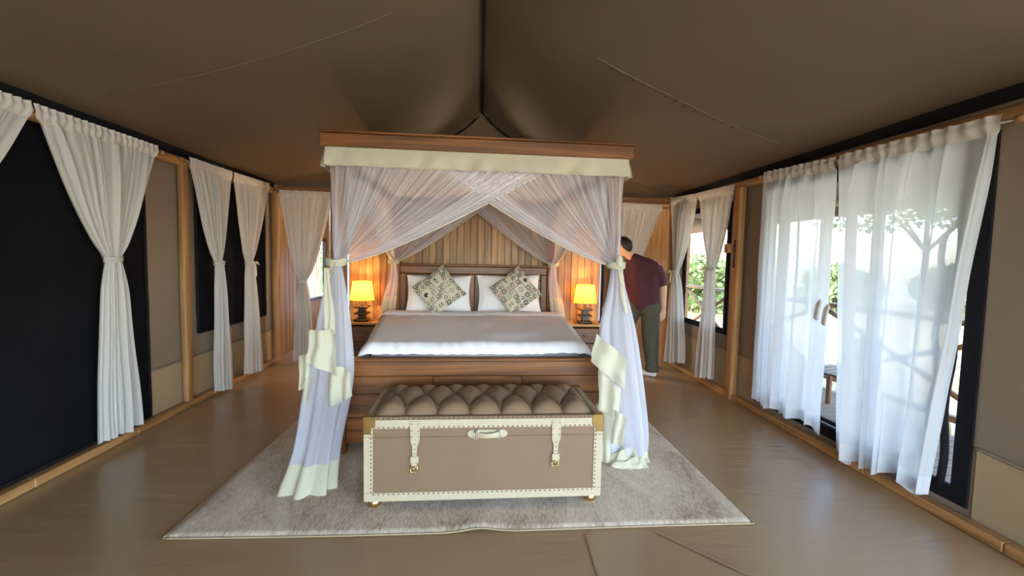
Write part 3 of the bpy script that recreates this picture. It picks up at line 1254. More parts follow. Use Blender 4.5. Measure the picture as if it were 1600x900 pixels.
def net_panel(T0, T1, K, Cc, nrm, name='net_panel', n=90, m=26, mat='net', amp=.016, seed=0):
    """T0 -> T1 = top edge (T0 above the knot), K = knot, Cc = control point of the outer lower edge"""
    T0, T1, K, Cc, nrm = [Vector(q) for q in (T0, T1, K, Cc, nrm)]
    side = (T1 - T0).normalized()

    def f(u, v):
        T = T0.lerp(T1, u)
        mid = T.lerp(K, .5)
        c = mid.lerp(Cc, u ** 1.6)
        k = K + side * (.05 * (u - .2)) + nrm * .03 * math.sin(u * 9)
        p = T * (1 - v) ** 2 + c * 2 * v * (1 - v) + k * v * v
        a = amp * (1 - .5 * v)
        p = p + nrm * (a * math.sin(u * 2 * PI * 17 + seed) + .6 * a * math.sin(u * 2 * PI * 41 + 2 * seed) + .03 * ns(u * 4, v * 2, seed))
        return p
    o = obj(name, surf(f, n * 2, m), mat, net)
    obj('gathered_fold', surf(lambda u, v: f(u, v) + nrm * -.012 * math.sin(PI * v), n, m, u0=.80, u1=1.0), 'net_fold', o)
    # cream binding of the free edge
    bm = bmesh.new()
    add_tube(bm, [f(1.0, k / 24) for k in range(25)], .0075, 6)
    b = obj('edge_binding', mesh_from('edge_binding', bm, True), 'cream', o)
    return f


ZT = 2.19
KF = {-1: Vector((-1.03, -.10, 1.435)), 1: Vector((1.03, -.10, 1.45))}
KR = {-1: Vector((-1.0, PYR - .12, 1.42)), 1: Vector((1.0, PYR - .12, 1.42))}
net_panel((-1.085, -.075, ZT), (.56, -.075, ZT), KF[-1], (-.66, -.10, 1.46), (0, 1, 0), seed=1)
net_panel((1.085, -.06, ZT), (-.42, -.06, ZT), KF[1], (.66, -.10, 1.50), (0, 1, 0), seed=2)
net_panel((-1.06, PYR - .06, ZT - .02), (.16, PYR - .06, ZT - .02), KR[-1], (-.62, PYR - .1, 1.56), (0, 1, 0), seed=3, n=60)
net_panel((1.06, PYR - .05, ZT - .02), (-.10, PYR - .05, ZT - .02), KR[1], (.62, PYR - .1, 1.56), (0, 1, 0), seed=4, n=60)
for s in (-1, 1):
    net_panel((s * 1.075, -.06, ZT), (s * 1.075, 1.35, ZT), KF[s], (s * 1.06, .35, 1.52), (1, 0, 0), seed=5 + s, n=60)
    net_panel((s * 1.065, PYR, ZT), (s * 1.065, .25, ZT), KR[s], (s * 1.05, PYR - .5, 1.55), (1, 0, 0), seed=8 + s, n=60)
obj('net_roof', surf(lambda u, v: Vector((lerp(-1.07, 1.07, u), lerp(-.06, PYR, v), 2.228 - .012 * math.sin(PI * u) * math.sin(PI * v) + .004 * ns(u * 9, v * 9))), 30, 30), 'net_top', net)


# valance under the canopy rails
def valance(a, b, out, ln):
    a, b, out = Vector(a), Vector(b), Vector(out)

    def f(u, v):
        p = a.lerp(b, u)
        z = lerp(2.250, 2.250 - ln, v)
        r = .016 * math.sin(u * 37 + v * 2.5 + ns(u * 6) * 6) * v + .009 * math.sin(u * 97 - v * 2) * v + .03 * v
        z += .006 * ns(u * 12, 2) * v
        return Vector((p.x, p.y, z)) + out * r
    o = obj('valance', surf(f, 120, 8), 'cream', net)
    bm = bmesh.new()
    add_tube(bm, [f(k / 60, 1.0) for k in range(61)], .005, 6)
    obj('valance_piping', mesh_from('valance_piping', bm, True), 'cream', o)


valance((-1.10, -.10, 0), (1.10, -.10, 0), (0, -1, 0), .135)
valance((-1.10, -.10, 0), (-1.10, PYR + .05, 0), (-1, 0, 0), .135)
valance((1.10, -.10, 0), (1.10, PYR + .05, 0), (1, 0, 0), .135)


def tail_fn(path, rads, lobes, seed, flat=1.0, ph=0):
    """folded tail below a knot: ring radius by height, lobed like gathered cloth"""
    pts = [Vector(p) for p in path]
    n = len(pts) - 1

    def at(arr, t):
        x = t * n
        i = min(int(x), n - 1)
        q = x - i
        a = arr[max(i - 1, 0)]
        b, c = arr[i], arr[i + 1]
        d = arr[min(i + 2, n)]
        return .5 * ((2 * b) + (c - a) * q + (2 * a - 5 * b + 4 * c - d) * q * q + (3 * b - a - 3 * c + d) * q ** 3)

    def f(u, v):
        c = at(pts, v)
        r = at([Vector(q) for q in rads], v)
        an = 2 * PI * u + ph
        g = 1 + (.12 + .12 * v) * math.sin(lobes * an + seed + .8 * math.sin(v * 3)) + .10 * ns(math.cos(an) * 2, math.sin(an) * 2 + v * 2, seed)
        return Vector((c.x + r.x * g * math.cos(an), c.y + r.y * g * math.sin(an), c.z + r.z * math.cos(lobes * an + seed) * v))
    return f


def tail(path, rads, lobes, seed, hem0, mat='net_tail', ph=0):
    f = tail_fn(path, rads, lobes, seed, ph=ph)
    obj('net_tail', surf(f, 160, 60, v1=hem0), mat, net)
    obj('hem_band', surf(f, 160, 14, v0=hem0 - .002), 'cream', net)
    return f


R0 = (.028, .028, 0)
tail([(-1.03, -.10, 1.435), (-1.035, -.12, 1.25), (-1.035, -.17, .95), (-1.045, -.24, .62), (-1.065, -.42, .24), (-1.085, -.58, .012)],
     [R0, (.065, .05, 0), (.105, .065, 0), (.135, .075, .0), (.125, .085, .0), (.15, .10, .0)], 7, .4, .86)
tail([(1.03, -.10, 1.45), (1.04, -.12, 1.25), (1.04, -.16, .95), (1.075, -.22, .55), (1.105, -.27, .22), (1.115, -.28, .05), (1.11, -.30, .008)],
     [R0, (.065, .05, 0), (.125, .065, 0), (.14, .08, .0), (.14, .085, .0), (.125, .085, .0), (.135, .11, 0)], 7, 1.7, .80)
for s in (-1, 1):
    kx = KR[s]
    tail([(kx.x, kx.y, kx.z), (kx.x, kx.y, 1.25), (kx.x + s * .03, kx.y, 1.05), (kx.x + s * .06, kx.y - .01, .86), (kx.x + s * .09, kx.y - .02, .55)],
         [R0, (.045, .04, 0), (.065, .05, 0), (.075, .05, .01), (.07, .05, .02)], 4, s, .58)


# cream border cascades on the two front tails
def cascade(quad, depth=.03, seed=0, n=14):
    a, b, c, d = [Vector(q) for q in quad]

    def f(u, v):
        p = a.lerp(b, u).lerp(d.lerp(c, u), v)
        p.y += depth * (math.sin(PI * u * 3.2 + seed * 3 + v) * .6 - .5) + .02 * ns(u * 2.5, v * 2.5, seed)
        p.x += .005 * math.sin(v * 5 + seed * 4) + .004 * math.sin(PI * u * 3.2 + seed * 3 + 1.2)
        p.z += .006 * math.sin(PI * 2 * u + seed * 2) * (v - .3)
        return p - Vector((0, 3.49, 0))
    obj('border_cascade', surf(f, n, n), 'cream', net)


cascade([(-1.036, 3.17, 1.40), (-1.012, 3.17, 1.40), (-.968, 3.12, .96), (-1.035, 3.12, 1.0)], .01, 1)
cascade([(-1.104, 3.05, 1.0), (-.955, 3.08, 1.0), (-.920, 3.08, .69), (-1.122, 3.04, .79)], .03, 0)
cascade([(-1.0, 3.13, .775), (-.862, 3.12, .715), (-.855, 3.12, .545), (-1.01, 3.11, .47)], .035, .6)
cascade([(-1.212, 3.20, .80), (-1.14, 3.16, .83), (-1.15, 3.16, .60), (-1.214, 3.20, .565)], .02, 1.4)
cascade([(-1.19, 3.18, .66), (-1.12, 3.14, .66), (-1.13, 3.14, .48), (-1.19, 3.18, .44)], .02, .4)
cascade([(.815, 3.14, .97), (1.02, 3.09, .80), (1.015, 3.08, .588), (.784, 3.13, .765)], .03, .3)
cascade([(.855, 3.17, .72), (1.0, 3.11, .58), (.985, 3.10, .35), (.85, 3.16, .43)], .035, 1.0)
cascade([(.93, 3.08, .455), (1.02, 3.04, .395), (1.01, 3.05, .195), (.93, 3.08, .19)], .02, .2)
cascade([(.855, 3.2, .45), (.95, 3.17, .42), (.95, 3.16, .02), (.86, 3.2, .02)], .02, .8)
# puddled hem at the foot of the right tail: crumpled cloth lying on the rug


def f_puddle(u, v):
    an, r = 2 * PI * u, v
    lob = 1 + .10 * math.sin(5 * an + 1) + .06 * math.sin(9 * an)
    z = .012 + .105 * (1 - r ** 2.2) ** .8 * (.75 + .25 * math.sin(3 * an + 6 * r)) + .022 * math.sin(2 * an * 2 + 11 * r + 1) * (1 - r ** 4) + .012 * ns(math.cos(an) * 3 * r, math.sin(an) * 3 * r, 5)
    return Vector((1.09 + .150 * r * lob * math.cos(an), -.335 + .095 * r * lob * math.sin(an), max(.004, z)))


obj('puddled_hem', surf(f_puddle, 72, 22), 'cream', net)
# sashes round the four knots
for kk in list(KF.values()) + list(KR.values()):
    bm = bmesh.new()
    for dz in (-.016, 0, .016):
        add_tube(bm, [(kk.x + .062 * math.cos(2 * PI * j / 20), kk.y + .055 * math.sin(2 * PI * j / 20), kk.z + dz + .006 * math.cos(2 * PI * j / 20 * 2)) for j in range(21)], .012, 6, False)
    obj('sash', mesh_from('sash', bm, True), 'cream', net)
k1, k0 = KF[1], KF[-1]
for kk, dx, ln, nm in ((k1, .055, .36, 0), (k1, .02, .15, 1), (k0, -.05, .22, 2)):
    def f(u, v, kk=kk, dx=dx, ln=ln):
        return Vector((kk.x - .015 + .03 * u + dx * v + .006 * math.sin(v * 7), kk.y - .065 - .05 * v + .008 * math.sin(u * 3 + v * 5), kk.z + .01 - ln * v))
    obj('sash_end', surf(f, 4, 16), 'cream', net)
bm = bmesh.new()
bmesh.ops.create_uvsphere(bm, u_segments=12, v_segments=8, radius=.035)
bmesh.ops.scale(bm, verts=bm.verts, vec=(.8, .7, 1.4))
obj('bow_knot', mesh_from('bow_knot', bm, True), 'cream', net, (k1.x + .005, k1.y - .06, k1.z + .03))

# ------------------------------------------------------------------ bedside tables and lamps
def bedside(label, cx):
    t = thing('bedside_table', label, 'bedside table', (cx, 5.655, 0), 0, 'bedside tables')
    W, D = .21, .165
    box('table_top', 'table_wood', -W - .02, W + .02, -D - .02, D, .665, .695, .006, t)
    for sx in (-1, 1):
        box('side_panel', 'bed_wood_z', sx * W - (.02 if sx > 0 else 0), sx * W + (0 if sx > 0 else .02), -D + .01, D - .005, .03, .664, .003, t)
    box('back_panel', 'bed_wood_x', -W + .021, W - .021, D - .025, D - .007, .03, .664, .002, t)
    box('bottom_panel', 'bed_wood_x', -W + .021, W - .021, -D + .01, D - .026, .05, .07, .002, t)
    for z0, z1 in ((.46, .645), (.265, .452), (.08, .257)):
        d = box('drawer', 'bed_wood_x', -W + .024, W - .024, -D - .005, D - .04, z0, z1, .004, t)
        k = lathe('knob', 'brass', [(.006, 0), (.006, .012), (.013, .018), (.013, .026), (.004, .03)], 12, d)
        k.rotation_euler = (PI / 2, 0, 0)
        k.location = (0, -(D - .04 + D + .005) / 2, 0)
    return t


bedside('bedside table left of the bed with a pale wooden top', -1.36)
bedside('bedside table right of the bed with a pale wooden top', 1.315)


def lamp(label, cx, cy, tint):
    t = thing('table_lamp', label, 'lamp', (cx, cy, .696), 0, 'lit bedside lamps')
    # stacked dark wooden blocks
    box('base_slab', 'dark_wood', -.085, .085, -.085, .085, 0, .028, .010, t)
    box('base_slab', 'dark_wood', -.082, .082, -.082, .082, .085, .107, .007, t)
    box('base_slab', 'dark_wood', -.085, .085, -.085, .085, .165, .187, .007, t)
    box('spacer_block', 'dark_wood', -.040, .040, -.040, .040, .0285, .0845, .004, t)
    box('spacer_block', 'dark_wood', -.040, .040, -.040, .040, .1075, .1645, .004, t)
    lathe('stem', 'brass', [(.016, .187), (.010, .20), (.008, .28), (.016, .285), (.016, .33)], 12, t)
    # shade: eight-panelled tapered drum with ribs
    z0, z1, r0, r1 = .262, .485, .147, .112

    def f(u, v):
        an = 2 * PI * u
        r = lerp(r0, r1, v)
        return Vector((r * math.cos(an), r * math.sin(an), lerp(z0, z1, v)))
    sh = obj('shade', surf(f, 40, 6), 'lamp_shade', t)
    for z, r in ((z0, r0), (z1, r1)):
        tube('rim', 'lamp_shade', [(r * math.cos(2 * PI * j / 40), r * math.sin(2 * PI * j / 40), z) for j in range(41)], .004, 6, sh)
    for k in range(8):
        an = 2 * PI * (k + .3) / 8
        tube('rib', 'brass', [((r0 - .001) * math.cos(an), (r0 - .001) * math.sin(an), z0), ((r1 - .001) * math.cos(an), (r1 - .001) * math.sin(an), z1)], .0022, 5, sh)
    bm = bmesh.new()
    bmesh.ops.create_uvsphere(bm, u_segments=16, v_segments=10, radius=.03)
    obj('bulb', mesh_from('bulb', bm, True), 'bulb', t, (0, 0, .36))
    l = bpy.data.lights.new('lamp_light', 'POINT')
    l.energy = LAMP_W
    l.color = (1, .56, .18)
    l.shadow_soft_size = .035
    lo = bpy.data.objects.new('lamp_light', l)
    C.objects.link(lo)
    lo.parent = t
    lo.location = (0, 0, .405)
    return t


LAMP_W = 2.2
lamp('lit lamp with yellow shade on the left bedside table', -1.442, 5.625, 0)
lamp('lit lamp with yellow shade on the right bedside table', 1.350, 5.625, 0)

bm = bmesh.new()
add_box(bm, -.045, .045, -.012, .012, 0, .17, .004)
tag(obj('wooden_plaque', mesh_from('wooden_plaque', bm), 'table_wood', None, (-1.255, 5.80, .697), (math.radians(-6), 0, 0)), 'small pale wooden plaque standing behind the left lamp', 'plaque')

# pendant in the annex, hidden behind the partition: its warm light falls on the plank walls
t = thing('pendant_lamp', 'hanging bulb in the annex behind the plank partition', 'lamp', (0, 7.4, 2.5))
tube('cord', 'black_web', [(0, 0, 0), (0, 0, -.06)], .004, 6, t)
lathe('bulb_holder', 'brass', [(.012, -.04), (.022, -.06), (.022, -.11)], 12, t)
bm = bmesh.new()
bmesh.ops.create_uvsphere(bm, u_segments=16, v_segments=10, radius=.045)
obj('bulb', mesh_from('bulb', bm, True), 'bulb', t, (0, 0, -.15))
l = bpy.data.lights.new('pendant_light', 'POINT')
l.energy = 18
l.color = (1, .76, .46)
l.shadow_soft_size = .06
lo = bpy.data.objects.new('pendant_light', l)
C.objects.link(lo)
lo.parent = t
lo.location = (0, 0, -.27)

# ------------------------------------------------------------------ trunk
tr = thing('storage_trunk', 'taupe trunk with cream studded trim and tufted top at the foot of the bed', 'trunk', (.045, 2.90, .014), math.radians(1.0))
TW, TD, TB, TH = .70, .305, .055, .535
bm = bmesh.new()
add_box(bm, -TW, TW, -TD, TD, TB, .435, .004)
obj('body', mesh_from('body', bm), 'trunk_fabric', tr)
bm = bmesh.new()
add_box(bm, -TW, TW, -TD, TD, .4362, TH, .001)
lid = obj('lid', mesh_from('lid', bm), 'trunk_fabric', tr)


def strip(name, x0, x1, y0, y1, z0, z1, par=None):
    return box(name, 'trunk_cream', x0, x1, y0, y1, z0, z1, .002, par or tr)


e_ = .006
for s in (-1, 1):            # front and back faces
    ya, yb = (-TD - e_, -TD) if s < 0 else (TD, TD + e_)
    strip('trim_strip', -TW - e_, TW + e_, ya, yb, TB - .004, TB + .048)
    strip('trim_strip', -TW - e_, TW + e_, ya, yb, TH - .048, TH + .004, lid)
    for q in (-1, 1):
        xa, xb = (-TW - e_, -TW + .046) if q < 0 else (TW - .046, TW + e_)
        strip('trim_strip', xa, xb, ya, yb, TB + .049, .436)
        strip('trim_strip', xa, xb, ya, yb, .438, TH - .049, lid)
for q in (-1, 1):            # ends
    xa, xb = (-TW - e_, -TW) if q < 0 else (TW, TW + e_)
    strip('trim_strip', xa, xb, -TD, TD, TB - .004, TB + .048)
    strip('trim_strip', xa, xb, -TD, TD, TH - .048, TH + .004, lid)
    for s in (-1, 1):
        ya, yb = (-TD, -TD + .046) if s < 0 else (TD - .046, TD)
        strip('trim_strip', xa, xb, ya, yb, TB + .049, TH - .049)
# top border
for s in (-1, 1):
    ya, yb = (-TD - e_, -TD + .03) if s < 0 else (TD - .03, TD + e_)
    box('top_border', 'trunk_velvet', -TW + .0, TW - .0, ya, yb, TH + .0045, TH + .020, .005, lid)
    xa, xb = (-TW - e_, -TW + .035) if s < 0 else (TW - .035, TW + e_)
    box('top_border', 'trunk_cream', xa, xb, -TD + .031, TD - .031, TH + .0045, TH + .018, .003, lid)


# deep-buttoned cushion: creases run from button to button
DX, DY = .190, .235
TX0, TY0 = -.10, -.17


def tuft(x, y):
    x, y = x - TX0, max(0., y - TY0)
    a = x / DX + y / (2 * DY)
    b = x / DX - y / (2 * DY)
    k = abs(math.sin(PI * a)) * abs(math.sin(PI * b))
    return k


def f_tuft(u, v):
    x, y = lerp(-TW + .034, TW - .034, u), lerp(-TD + .028, TD - .028, v)
    ex = min(u, 1 - u) * 2 * (TW - .034)
    ey = min(v, 1 - v) * 2 * (TD - .028)
    env = (1 - (1 - min(1, ex / .10)) ** 2.2) * (1 - (1 - min(1, ey / .09)) ** 2.2)
    k = tuft(x, y + .0)
    return Vector((x, y, TH + .008 + env * (.016 + .050 * k ** .34)))


cu = obj('tufted_cushion', surf(f_tuft, 220, 100), 'trunk_velvet', lid)
bm = bmesh.new()
bmesh.ops.create_uvsphere(bm, u_segments=10, v_segments=6, radius=.011)
bme = mesh_from('button', bm, True)
for r in (0, 1):
    for k in range(-4, 6):
        x = TX0 + (k + .5 * r) * DX
        y = TY0 + r * DY
        if abs(x) < TW - .08 and abs(y) < TD - .05:
            obj('button', bme, 'trunk_velvet', cu, (x, y, TH + .03))
# studs, far too many and small to pick apart singly
bm = bmesh.new()


def stud(x, y, z, ax):
    r = bmesh.ops.create_icosphere(bm, subdivisions=1, radius=.0052)
    sc_ = {'x': (.5, 1, 1), 'y': (1, .5, 1), 'z': (1, 1, .5)}[ax]
    bmesh.ops.scale(bm, verts=r['verts'], vec=sc_)
    bmesh.ops.translate(bm, verts=r['verts'], vec=(x, y, z))


yf = -TD - e_ - .001
n = 46
for k in range(n):
    x = lerp(-TW + .05, TW - .05, k / (n - 1))
    stud(x, yf, TB + .040, 'y')
    stud(x, yf, TH - .040, 'y')
    stud(x, -TD - e_ - .001, TH + .013, 'y')
for k in range(16):
    z = lerp(TB + .055, TH - .055, k / 15)
    for q in (-1, 1):
        stud(q * (TW - .036), yf, z, 'y')
for k in range(22):
    y = lerp(-TD + .03, TD - .03, k / 21)
    for q in (-1, 1):
        stud(q * (TW - .002), y, TH + .019, 'z')
        stud(q * (TW - .026), y, TH + .019, 'z')
        stud(q * (TW + e_ + .001), y, TH - .04, 'x')
        stud(q * (TW + e_ + .001), y, TB + .04, 'x')
so = obj('studs', mesh_from('studs', bm, True), 'stud_brass', tr)
so['kind'] = 'stuff'
# brass corner caps: an L on the front and on top of each corner
for q in (-1, 1):
    for s in (-1, 1):
        bm = bmesh.new()
        X0, Y0 = q * (TW + e_ + .003), s * (TD + e_ + .003)

        def bx(x0, x1, y0, y1, z0, z1):
            add_box(bm, min(x0, x1), max(x0, x1), min(y0, y1), max(y0, y1), z0, z1, .002)
        bx(X0, X0 - q * .070, Y0, Y0 - s * .006, TH - .040, TH + .024)
        bx(X0, X0 - q * .046, Y0, Y0 - s * .006, TH - .080, TH - .036)
        bx(X0, X0 - q * .006, Y0, Y0 - s * .060, TH - .080, TH + .024)
        bx(X0, X0 - q * .055, Y0, Y0 - s * .055, TH + .019, TH + .025)
        obj('corner_cap', mesh_from('corner_cap', bm), 'brass', tr)
        f_ = lathe('foot', 'gold', [(.020, .055), (.030, .045), (.036, .032), (.038, .018), (.034, .004), (.026, 0)], 20, tr)
        f_.location = (q * (TW - .045), s * (TD - .05), 0)


# straps with tapered ends and buckles
def strap(cx, dz, lean):
    prof = [(.028, TH - .005), (.027, .465), (.027, .435), (.024, .405), (.015, .385), (.013, .345), (.013, .315), (.016, .30), (.016, .275 + dz)]
    bm = bmesh.new()
    fr, bk = [], []
    for hw, z in prof:
        k = (TH - z) / .26
        off = lean * max(0, (k - .4))
        yv = yf - .004
        fr.append([bm.verts.new((cx + off - hw, yv, z)), bm.verts.new((cx + off + hw, yv, z))])
        bk.append([bm.verts.new((cx + off - hw, yv + .005, z)), bm.verts.new((cx + off + hw, yv + .005, z))])
    for i in range(len(prof) - 1):
        bm.faces.new((fr[i][0], fr[i + 1][0], fr[i + 1][1], fr[i][1]))
        bm.faces.new((bk[i][0], bk[i][1], bk[i + 1][1], bk[i + 1][0]))
        bm.faces.new((fr[i][0], bk[i][0], bk[i + 1][0], fr[i + 1][0]))
        bm.faces.new((fr[i][1], fr[i + 1][1], bk[i + 1][1], bk[i][1]))
    bm.faces.new((fr[0][0], fr[0][1], bk[0][1], bk[0][0]))
    bm.faces.new((fr[-1][1], fr[-1][0], bk[-1][0], bk[-1][1]))
    s = obj('strap', mesh_from('strap', bm), 'trunk_cream', tr)
    ox = cx + lean * .6
    box('strap_keeper', 'trunk_cream', ox - .022, ox + .026, yf - .012, yf - .0045, .285, .325, .003, s)
    zb = .262 + dz
    tube('buckle', 'gold', [(ox - .02, yf - .008, zb + .02), (ox + .02, yf - .008, zb + .02), (ox + .02, yf - .008, zb - .012), (ox - .02, yf - .008, zb - .012), (ox - .02, yf - .008, zb + .02)], .0035, 6, s)
    tube('buckle_prong', 'gold', [(ox, yf - .01, zb + .022), (ox, yf - .01, zb - .012)], .0025, 6, s)
    bm = bmesh.new()
    for z in (.395, .365, .34):
        r = bmesh.ops.create_icosphere(bm, subdivisions=1, radius=.0035)
        bmesh.ops.translate(bm, verts=r['verts'], vec=(cx + lean * max(0, (TH - z) / .26 - .4), yf - .005, z))
    for z in (TH - .02, .475, .44):
        for q in (-1, 1):
            r = bmesh.ops.create_icosphere(bm, subdivisions=1, radius=.004)
            bmesh.ops.translate(bm, verts=r['verts'], vec=(cx + q * .019, yf - .005, z))
    obj('strap_rivets', mesh_from('strap_rivets', bm), 'stud_brass', s)


strap(-.412, -.02, -.008)
strap(.422, .0, -.006)
# handle
hx, hz = .01, .452
bm = bmesh.new()
prof = []
for j in range(33):
    an = 2 * PI * j / 32
    c_, s_ = math.cos(an), math.sin(an)
    prof.append((hx + (.085 if c_ > 0 else -.085) + .033 * c_, hz + .024 * s_))
a_ = [bm.verts.new((x, yf - .003, z)) for x, z in prof[:-1]]
b_ = [bm.verts.new((x, -TD - .0005, z)) for x, z in prof[:-1]]
bm.faces.new(a_)
for j in range(32):
    bm.faces.new((a_[j], b_[j], b_[(j + 1) % 32], a_[(j + 1) % 32]))
ho = obj('handle_plate', mesh_from('handle_plate', bm), 'trunk_cream', tr)


def f_handle(u, v):
    x = hx + lerp(-.075, .075, u)
    return Vector((x, yf - .006 - .026 * math.sin(PI * u), hz - .004 + lerp(-.019, .019, v) * (1 - .25 * math.sin(PI * u))))


hh_ = obj('handle_grip', surf(f_handle, 20, 4), 'trunk_cream', ho)
sm = hh_.modifiers.new('thickness', 'SOLIDIFY')
sm.thickness = .006
for q in (-1, 1):
    bx_ = hx + q * .066
    tube('handle_ring', 'steel', [(bx_ - .013, yf - .014, hz + .022), (bx_ + .013, yf - .014, hz + .022), (bx_ + .013, yf - .014, hz - .024), (bx_ - .013, yf - .014, hz - .024), (bx_ - .013, yf - .014, hz + .022)], .0028, 6, ho)

# ------------------------------------------------------------------ person
def limb(bm, pts):
    """tapered chain of spheres and frusta; pts = [(x, y, z, r), ...]"""
    for (x, y, z, r) in pts:
        s = bmesh.ops.create_icosphere(bm, subdivisions=2, radius=r)
        bmesh.ops.translate(bm, verts=s['verts'], vec=(x, y, z))
    for a, b in zip(pts, pts[1:]):
        add_tube(bm, [a[:3], b[:3]], [a[3] * .985, b[3] * .985], 14)


def fused(name, bm, mat, parent, vox, smooth=6, loc=None):
    """weld the chains into one continuous skin"""
    me = mesh_from(name, bm)
    o = bpy.data.objects.new(name, me)
    C.objects.link(o)
    r = o.modifiers.new('weld', 'REMESH')
    r.mode = 'VOXEL'
    r.voxel_size = vox
    s = o.modifiers.new('relax', 'SMOOTH')
    s.iterations = smooth
    s.factor = .5
    bpy.context.view_layer.update()
    dg = bpy.context.evaluated_depsgraph_get()
    m2 = bpy.data.meshes.new_from_object(o.evaluated_get(dg))
    m2.name = name
    bpy.data.objects.remove(o)
    for p in m2.polygons:
        p.use_smooth = True
    m2.materials.clear()
    return obj(name, m2, mat, parent, loc)


PO = Vector((2.22, 5.66, 0))
person = thing('person', 'person in maroon T-shirt and olive trousers leaning forward beside the right curtain', 'person', tuple(PO))
# facing left and away from the viewer; right arm hangs on the viewer's side
pel, wst, cst, nck, hd = (2.13, 5.68), (2.12, 5.69), (2.10, 5.72), (1.985, 5.775), (1.90, 5.81)
Rh, Lh = (2.215, 5.63), (2.05, 5.76)
Rs, Ls = (2.27, 5.62), (1.93, 5.86)


def P3(q, z, r):
    return (q[0] - PO.x, q[1] - PO.y, z, r)


bm = bmesh.new()
limb(bm, [P3(Rh, .90, .095), P3((2.235, 5.62), .50, .062), P3((2.262, 5.61), .10, .042)])
limb(bm, [P3(Lh, .90, .095), P3((1.93, 5.89), .50, .062), P3((1.90, 5.94), .10, .042)])
limb(bm, [P3(Rh, .92, .11), P3(Lh, .92, .11)])
limb(bm, [P3(pel, .95, .12), P3(wst, 1.10, .125), P3(cst, 1.33, .135), P3((2.06, 5.74), 1.46, .10), P3(nck, 1.55, .058), P3(hd, 1.64, .062)])
limb(bm, [P3(Rs, 1.42, .065), P3(cst, 1.38, .12), P3(Ls, 1.42, .065)])
limb(bm, [P3(Rs, 1.42, .062), P3((2.355, 5.595), 1.16, .047), P3((2.362, 5.58), .92, .033)])
limb(bm, [P3(Ls, 1.42, .062), P3((1.84, 5.92), 1.18, .045), P3((1.74, 5.95), .98, .030)])
# right hand: palm, four unequal curled fingers, thumb from the side of the palm
limb(bm, [P3((2.362, 5.58), .90, .028), P3((2.362, 5.578), .855, .036), P3((2.360, 5.578), .825, .036)])
for i, (dx, ln) in enumerate(((-.030, .070), (-.011, .080), (.010, .076), (.029, .060))):
    limb(bm, [P3((2.360 + dx * .8, 5.575 + .25 * dx), .815, .0115), P3((2.357 + dx, 5.570 + .2 * dx), .815 - ln * .5, .0105), P3((2.345 + dx, 5.580 + .2 * dx), .815 - ln * .95, .0095)])
limb(bm, [P3((2.335, 5.565), .862, .014), P3((2.315, 5.558), .825, .012), P3((2.313, 5.563), .79, .010)])
limb(bm, [P3((1.74, 5.95), .96, .026), P3((1.72, 5.96), .91, .034), P3((1.71, 5.96), .885, .034)])
for i, (dx, ln) in enumerate(((-.030, .070), (-.011, .080), (.010, .076), (.029, .060))):
    limb(bm, [P3((1.71 + dx * .8, 5.96), .875, .0115), P3((1.705 + dx, 5.965), .875 - ln * .5, .0105), P3((1.70 + dx, 5.955), .875 - ln * .95, .0095)])
limb(bm, [P3((1.735, 5.94), .91, .014), P3((1.75, 5.93), .88, .012), P3((1.75, 5.935), .85, .010)])
# head with face to the lower left: skull, jaw, nose, ears
hx_, hy_, hz_ = hd[0], hd[1], 1.70
s = bmesh.ops.create_icosphere(bm, subdivisions=3, radius=.098)
bmesh.ops.scale(bm, verts=s['verts'], vec=(.92, .86, 1.08))
bmesh.ops.translate(bm, verts=s['verts'], vec=(hx_ - PO.x - .015, hy_ - PO.y + .01, hz_))
fd = Vector((-.62, .60, -.5)).normalized()
hc = Vector((hx_ - .015, hy_ + .01, hz_))


def hp(f_, s_, u_, r):
    sd = Vector((.70, .72, 0)).normalized()
    up = sd.cross(fd).normalized() * (1 if sd.cross(fd).z > 0 else -1)
    q = hc + fd * f_ + sd * s_ + up * u_
    return (q.x - PO.x, q.y - PO.y, q.z, r)


limb(bm, [hp(.03, 0, -.05, .062), hp(.062, 0, -.088, .036)])
limb(bm, [hp(.088, 0, .0, .010), hp(.112, 0, -.028, .014)])
for q in (-1, 1):
    limb(bm, [hp(.0, q * .083, .012, .014), hp(-.006, q * .092, -.02, .012)])
    limb(bm, [hp(.082, q * .03, .012, .014), hp(.080, q * .034, .012, .012)])
limb(bm, [hp(.090, -.02, -.062, .010), hp(.090, .02, -.062, .010)])
fused('body', bm, 'skin', person, .009, 4)
# hair cap over the back and top of the skull
bm = bmesh.new()
limb(bm, [hp(-.012, 0, .022, .100), hp(-.035, 0, -.005, .090)])
limb(bm, [hp(-.05, 0, -.045, .066), hp(-.045, 0, -.075, .05)])
fused('hair', bm, 'hair', person, .010, 2)
# T-shirt
bm = bmesh.new()
limb(bm, [P3(pel, .97, .150), P3(wst, 1.08, .152), P3((2.115, 5.70), 1.22, .158), P3(cst, 1.36, .158), P3((2.06, 5.745), 1.47, .118), P3((2.025, 5.76), 1.525, .080)])
limb(bm, [P3((2.21, 5.63), .965, .118), P3((2.20, 5.64), 1.2, .115), P3((2.24, 5.64), 1.40, .088)])
limb(bm, [P3((2.06, 5.745), 1.47, .108), P3((2.17, 5.68), 1.44, .108), P3((2.265, 5.625), 1.39, .092)])
limb(bm, [P3((2.06, 5.745), 1.47, .108), P3((1.93, 5.86), 1.42, .092)])
limb(bm, [P3((2.06, 5.75), .98, .115), P3((2.03, 5.78), 1.2, .115), P3((1.97, 5.82), 1.40, .088)])
limb(bm, [P3(Rs, 1.39, .088), P3((2.320, 5.605), 1.29, .078), P3((2.332, 5.602), 1.235, .076)])
limb(bm, [P3(Ls, 1.43, .088), P3((1.865, 5.90), 1.27, .082), P3((1.85, 5.91), 1.20, .080)])
